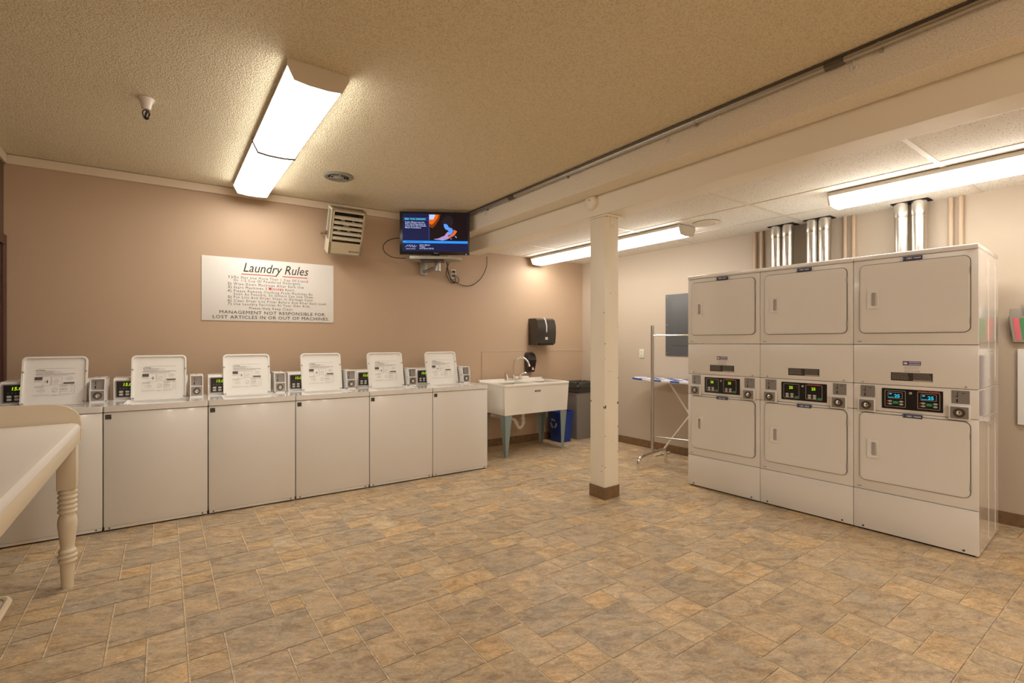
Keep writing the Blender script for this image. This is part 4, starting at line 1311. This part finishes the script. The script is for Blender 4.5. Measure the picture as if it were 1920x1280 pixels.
# faucet is a thing of its own, mounted on the rear ledge
t = thing('faucet', 'chrome gooseneck faucet with two lever handles on the sink ledge', 'faucet', (3.735, 5.185, Zt + 0.001))
bm = B(); box(bm, -0.125, 0.125, -0.022, 0.022, 0.0, 0.016, 0.006, 3); obj('base_plate', bm, M['chrome'], t)
bm = B()
tube(bm, spline([(0, 0, 0.01), (0, 0, 0.10), (0, 0, 0.20), (0.018, -0.02, 0.262), (0.055, -0.06, 0.296), (0.10, -0.105, 0.285), (0.130, -0.138, 0.240), (0.142, -0.152, 0.190)], 7), 0.0115, 12)
lathe(bm, [(0.022, 0.012), (0.020, 0.04), (0.013, 0.065)], 16)
tube(bm, [(0.139, -0.149, 0.203), (0.143, -0.154, 0.180)], 0.014, 12)
obj('spout', bm, M['chrome'], t)
for s in (-1, 1):
    bm = B()
    lathe(bm, [(0.024, 0.012), (0.020, 0.035), (0.012, 0.058), (0.010, 0.070)], 16, mtx=T(s * 0.105, 0, 0))
    tube(bm, spline([(s * 0.105, 0, 0.062), (s * 0.125, -0.012, 0.085), (s * 0.160, -0.030, 0.092), (s * 0.185, -0.040, 0.090)], 4), 0.007, 8)
    obj('handle', bm, M['chrome'], t)

# ------------------------------------------------------------------ bins
t = thing('recycling_bin', 'blue recycling basket with white arrows on the floor behind the sink leg', 'bin', (4.470, 5.095, 0))
bm = B()
def frust(bm, rb, rt, z0, z1, th=0.006):
    (bx, by), (tx, ty) = rb, rt
    o0, o1 = rr(-bx, bx, -by, by, 0.03, 4), rr(-tx, tx, -ty, ty, 0.035, 4)
    i0, i1 = rr(-bx + th, bx - th, -by + th, by - th, 0.026, 4), rr(-tx + th, tx - th, -ty + th, ty - th, 0.03, 4)
    V = lambda P_, z: [bm.verts.new((p[0], p[1], z)) for p in P_]
    a, b, c_, d = V(o0, z0), V(o1, z1), V(i1, z1), V(i0, z0 + th)
    n = len(a)
    for p, q in ((a, b), (b, c_), (c_, d)):
        for i in range(n):
            bm.faces.new((p[i], p[(i + 1) % n], q[(i + 1) % n], q[i]))
    bm.faces.new(a[::-1]); bm.faces.new(d)
frust(bm, (0.095, 0.115), (0.128, 0.152), 0.001, 0.415)
ring(bm, rr(-0.136, 0.136, -0.160, 0.160, 0.04, 4), rr(-0.126, 0.126, -0.150, 0.150, 0.034, 4), 0.397, 0.417, I4)
obj('bin_body', bm, M['blue_bin'], t)
bm = B()
lean = Matrix.Rotation(math.atan(0.033 / 0.414), 4, 'Y')
for k in range(3):
    an = R(90 + 120 * k)
    m_ = T(-0.1155, 0.015, 0.245) @ Matrix.Rotation(-math.atan(0.033 / 0.414), 4, 'Y') @ LF @ Matrix.Rotation(an, 4, 'Z')
    m_ = m_ @ Matrix.Scale(1.25, 4)
    for p in ([(0.030, -0.030), (0.048, -0.020), (0.048, 0.012), (0.036, 0.010), (0.036, -0.014), (0.026, -0.020)],
              [(0.030, 0.008), (0.056, 0.014), (0.034, 0.036)]):
        lp = [Vector((x, y, 0.0)) for x, y in p]
        for i in range(len(lp)):
            a_, b_ = lp[i], lp[(i + 1) % len(lp)]
            tube(bm, [m_ @ (a_ + Vector((0, 0, 0.001))), m_ @ (b_ + Vector((0, 0, 0.001)))], 0.0022, 4)
obj('recycling_mark', bm, M['paper_white'], t, smooth=0, label='white recycling arrows')

t = thing('trash_can', 'tall slim grey trash can with a black bag beside the sink', 'bin', (4.858, 5.120, 0))
bm = B(); frust(bm, (0.158, 0.118), (0.174, 0.140), 0.001, 0.660)
obj('can_body', bm, M['grey_bin'], t)
bm = B()
n = 60
rows = []
rb = random.Random(9)
for j, (z, grow) in enumerate(((0.650, 0.004), (0.672, 0.012), (0.700, 0.009), (0.735, 0.014), (0.765, 0.008), (0.790, 0.004), (0.800, -0.02), (0.790, -0.05), (0.760, -0.06))):
    base = rr(-0.176 - grow, 0.176 + grow, -0.142 - grow, 0.142 + grow, 0.035, 14)
    rows.append([bm.verts.new((x * (1 + (rb.uniform(-0.02, 0.02) if j > 0 else 0)), y * (1 + (rb.uniform(-0.03, 0.03) if j > 0 else 0)), z + (rb.uniform(-0.012, 0.012) if 0 < j < 8 else 0))) for x, y in base])
for a, b in zip(rows, rows[1:]):
    m_ = len(a)
    for i in range(m_):
        bm.faces.new((a[i], a[(i + 1) % m_], b[(i + 1) % m_], b[i]))
bm.faces.new(rows[-1])
obj('bag_liner', bm, M['bag'], t, smooth=0)

# ------------------------------------------------------------------ garment rack and ironing board
t = thing('garment_rack', 'chrome garment rack on arched feet beside the stacked dryers', 'rack', (4.372, 3.462, 0), R(4))
DX, DY = 0.14, -0.47
for x0, y0, k in ((0.0, 0.0, 1.0), (DX, DY, 0.76)):
    bm = B()
    tube(bm, spline([(x0 - 0.255 * k, y0, 0.0), (x0 - 0.255 * k, y0, 0.07), (x0 - 0.235 * k, y0, 0.115), (x0 - 0.18 * k, y0, 0.135), (x0, y0, 0.150), (x0 + 0.18 * k, y0, 0.155), (x0 + 0.235 * k, y0, 0.140), (x0 + 0.255 * k, y0, 0.10), (x0 + 0.255 * k, y0, 0.0)], 7), 0.0165, 12)
    obj('foot', bm, M['chrome'], t)
    bm = B(); tube(bm, [(x0, y0, 0.150), (x0, y0, 1.0), (x0, y0, 1.545)], 0.0175, 14); obj('upright', bm, M['dull_chrome'], t)
bm = B(); tube(bm, [(0, 0, 1.437), (DX, DY, 1.437)], 0.009, 10); obj('hanging_rail', bm, M['chrome'], t)
bm = B(); tube(bm, [(0, 0, 0.325), (DX, DY, 0.325)], 0.009, 10); obj('lower_rail', bm, M['dull_chrome'], t)

t = thing('ironing_board', 'ironing board with blue and white cover standing open against the right wall', 'ironing board', (4.915, 2.90, 0))
out = [(-0.150, 0.0), (0.150, 0.0), (0.150, 0.75), (0.135, 0.95), (0.10, 1.13), (0.05, 1.25), (0.0, 1.285), (-0.05, 1.25), (-0.10, 1.13), (-0.135, 0.95), (-0.150, 0.75)]
bm = B(); prism(bm, out, 0.890, 0.918, I4)
bmesh.ops.bevel(bm, geom=[e for e in bm.edges if abs(e.verts[0].co.z - e.verts[1].co.z) < 1e-4], offset=0.008, segments=2, affect='EDGES')
top = obj('padded_top', bm, M['iron_white'], t)
bm = B()
def inside(x): return x
for k in range(9):
    for j in range(3):
        if (k + j) % 2 == 0:
            y0, y1 = k * 0.125, k * 0.125 + 0.125
            x0, x1 = -0.148 + j * 0.099, -0.148 + (j + 1) * 0.099
            lim = 0.148 if y1 < 0.8 else (0.125 if y1 < 1.01 else 0.09)
            x0, x1 = max(x0, -lim), min(x1, lim)
            box(bm, x0, x1, y0 + 0.006, y1 - 0.004, 0.9178, 0.9192)
for k in (0, 2, 4, 6):
    box(bm, -0.1515, -0.1497, k * 0.125, k * 0.125 + 0.125, 0.896, 0.913)
tube(bm, [(-0.118, 1.06, 0.902), (-0.100, 1.135, 0.902), (-0.051, 1.252, 0.902), (0.0, 1.287, 0.902), (0.05, 1.25, 0.902)], 0.0115, 6)
obj('cover_pattern', bm, M['iron_blue'], top, smooth=0, label='blue checks and edging of the cover')
bm = B(); tube(bm, [(-0.03, 0.72, 0.885), (-0.03, 0.44, 0.53), (-0.03, 0.02, 0.012)], 0.0125, 10); tube(bm, [(-0.15, 0.02, 0.012), (0.13, 0.02, 0.012)], 0.012, 10); obj('leg', bm, M['white_tube'], t)
bm = B(); tube(bm, [(-0.055, 0.13, 0.885), (-0.055, 0.44, 0.51), (-0.055, 0.84, 0.012)], 0.0125, 10); tube(bm, [(-0.15, 0.84, 0.012), (0.13, 0.84, 0.012)], 0.012, 10); obj('leg', bm, M['white_tube'], t)

# ------------------------------------------------------------------ folding table at the left
t = thing('folding_table', 'white topped folding table with cream apron and turned legs at the left', 'table', (-0.385, 3.715, 0))
TX, TY = 0.640, 2.15
bm = B()
# top with a rolled front edge
secp = [(0.0, 0.868), (-0.002, 0.885), (-0.012, 0.899), (-0.035, 0.906), (-TX, 0.906), (-TX, 0.868)]
mtx2 = Matrix(((1, 0, 0, 0), (0, 0, -1, 0), (0, 1, 0, 0), (0, 0, 0, 1)))
prism(bm, secp, 0.0, TY, mtx2)
obj('table_top', bm, M['table_top'], t)
bm = B()
box(bm, -0.022, -0.002, -TY, 0.0, 0.796, 0.867, 0.003); box(bm, -TX, -0.022, -0.020, 0.0, 0.796, 0.867); box(bm, -TX, -0.022, -TY, -TY + 0.02, 0.796, 0.867)
obj('apron', bm, M['table_cream'], t)
bm = B()
bp = [(0.002, 0.80), (0.002, 0.908), (-0.004, 0.940), (-0.025, 0.974), (-0.060, 1.000), (-0.105, 1.014), (-0.150, 1.019), (-TX, 1.019), (-TX, 0.80)]
prism(bm, bp, -0.024, -0.002, FR)
obj('back_board', bm, M['table_cream'], t)
def table_leg(x, y):
    bm = B(); box(bm, x - 0.042, x + 0.042, y - 0.042, y + 0.042, 0.548, 0.796, 0.004)
    prof = [(0.033, 0.548)]
    def bead(zc, h, r0, r1):
        return [(r0, zc + h / 2), (r1 * 0.96, zc + h * 0.28), (r1, zc), (r1 * 0.96, zc - h * 0.28), (r0, zc - h / 2)]
    for zc in (0.531, 0.504, 0.477, 0.450, 0.424):
        prof += bead(zc, 0.024, 0.034, 0.043)
    prof += [(0.034, 0.405), (0.041, 0.385), (0.0435, 0.362), (0.042, 0.335), (0.036, 0.280), (0.031, 0.235), (0.030, 0.218)]
    for zc, r1 in ((0.200, 0.040), (0.176, 0.044), (0.150, 0.042)):
        prof += bead(zc, 0.023, 0.034, r1)
    prof += [(0.032, 0.128), (0.031, 0.09), (0.028, 0.04), (0.027, 0.0)]
    lathe(bm, prof[::-1], 28, mtx=T(x, y, 0))
    obj('leg', bm, M['table_cream'], t, smooth=50)
for x, y in ((-0.050, -0.052), (-0.050, -TY + 0.06), (-TX + 0.05, -0.052), (-TX + 0.05, -TY + 0.06)):
    table_leg(x, y)

# laundry basket under the table end
t = thing('laundry_basket', 'cream rimmed laundry basket on the floor under the folding table', 'basket', (-0.735, 2.600, 0))
bm = B()
tube(bm, [(p[0], p[1], 0.300) for p in rr(-0.215, 0.215, -0.285, 0.285, 0.055, 6)], 0.014, 8, closed=True)
tube(bm, [(p[0], p[1], 0.292) for p in rr(-0.198, 0.198, -0.268, 0.268, 0.045, 6)], 0.012, 8, closed=True)
obj('rim', bm, M['basket_rim'], t)
bm = B(); frust(bm, (0.150, 0.21), (0.200, 0.270), 0.001, 0.292)
obj('basket_body', bm, M['basket_body'], t)

# ------------------------------------------------------------------ right wall: pocket and notice frame
t = thing('wall_pocket', 'smoky plastic wall pocket holding red and green leaflets at the right edge', 'wall pocket', (wx(0.65, 0.0005), 0.800, 1.37), R(-90) + RA)
t.location = (wx(0.80, 0.0005), 0.800, 1.37)
bm = B()
box(bm, 0.0, 0.30, -0.004, 0.0, 0.04, 0.245, 0.002)
hexa(bm, [(0.02, -0.035, 0.0), (0.28, -0.035, 0.0), (0.28, -0.030, 0.0), (0.02, -0.030, 0.0)], [(0.0, -0.060, 0.185), (0.30, -0.060, 0.185), (0.30, -0.055, 0.185), (0.0, -0.055, 0.185)])
hexa(bm, [(0.02, -0.035, 0.0), (0.024, -0.035, 0.0), (0.024, 0.0, 0.0), (0.02, 0.0, 0.0)], [(0.0, -0.060, 0.185), (0.004, -0.060, 0.185), (0.004, 0.0, 0.185), (0.0, 0.0, 0.185)])
hexa(bm, [(0.276, -0.035, 0.0), (0.28, -0.035, 0.0), (0.28, 0.0, 0.0), (0.276, 0.0, 0.0)], [(0.296, -0.060, 0.185), (0.30, -0.060, 0.185), (0.30, 0.0, 0.185), (0.296, 0.0, 0.185)])
box(bm, 0.02, 0.28, -0.035, 0.0, -0.003, 0.001)
obj('pocket', bm, M['clear_plastic'], t)
for nm, x0, x1, m_, lab in (('leaflet', 0.032, 0.058, 'paper_pink', 'red leaflet in the wall pocket'), ('leaflet', 0.066, 0.13, 'paper_green', 'green leaflet in the wall pocket'),):
    bm = B()
    hexa(bm, [(x0 + 0.006, -0.0375, 0.01), (x1 + 0.004, -0.0375, 0.01), (x1 + 0.004, -0.0365, 0.01), (x0 + 0.006, -0.0365, 0.01)], [(x0 - 0.010, -0.0605, 0.172), (x1 - 0.002, -0.0605, 0.172), (x1 - 0.002, -0.0595, 0.172), (x0 - 0.010, -0.0595, 0.172)])
    o = obj('leaflet', bm, M[m_], None, t.location, (0, 0, R(-90) + RA), smooth=0)
    tag(o, lab, 'leaflet')
bm = B(); box(bm, 0.080, 0.22, -0.030, -0.026, 0.02, 0.285); o = obj('notice_card', bm, M['paper_white'], None, t.location, (0, 0, R(-90) + RA), smooth=0)
tag(o, 'white card with dark border standing up in the wall pocket', 'card')
bm = B(); ring(bm, [(0.088, 0.03), (0.212, 0.03), (0.212, 0.277), (0.088, 0.277)], [(0.093, 0.035), (0.207, 0.035), (0.207, 0.272), (0.093, 0.272)], 0.030, 0.0306); q = obj('card_border', bm, M['ink'], o, smooth=0)

t = thing('notice_board', 'white framed dark purple notice on the right wall below the pocket', 'notice board', (wx(0.757, 0.0005), 0.757, 0.759), R(-90) + RA)
bm = B()
ring(bm, [(0, 0), (0.80, 0), (0.80, 0.555), (0, 0.555)], [(0.035, 0.035), (0.765, 0.035), (0.765, 0.505), (0.035, 0.505)], 0.0, 0.022)
obj('frame', bm, M['label_white'], t, smooth=0)
bm = B(); prism(bm, [(0.035, 0.035), (0.765, 0.035), (0.765, 0.505), (0.035, 0.505)], 0.0, 0.006); po = obj('poster', bm, M['poster'], t, smooth=0)
bm = B()
box(bm, 0.04, 0.76, -0.008, -0.006, 0.178, 0.186); box(bm, 0.20, 0.36, -0.008, -0.006, 0.22, 0.44)
obj('poster_panels', bm, M['light_text'], po, smooth=0)
bm = B(); box(bm, -0.008, 0.0, -0.108, 0.108, 0, 0.28)
o = obj('pink_notice', bm, M['paper_pink'], None, (wx(0.25, 0.0005), 0.25, 1.42), (0, 0, RA), smooth=0)
tag(o, 'pink paper notice pinned on the right wall beyond the pocket', 'notice')
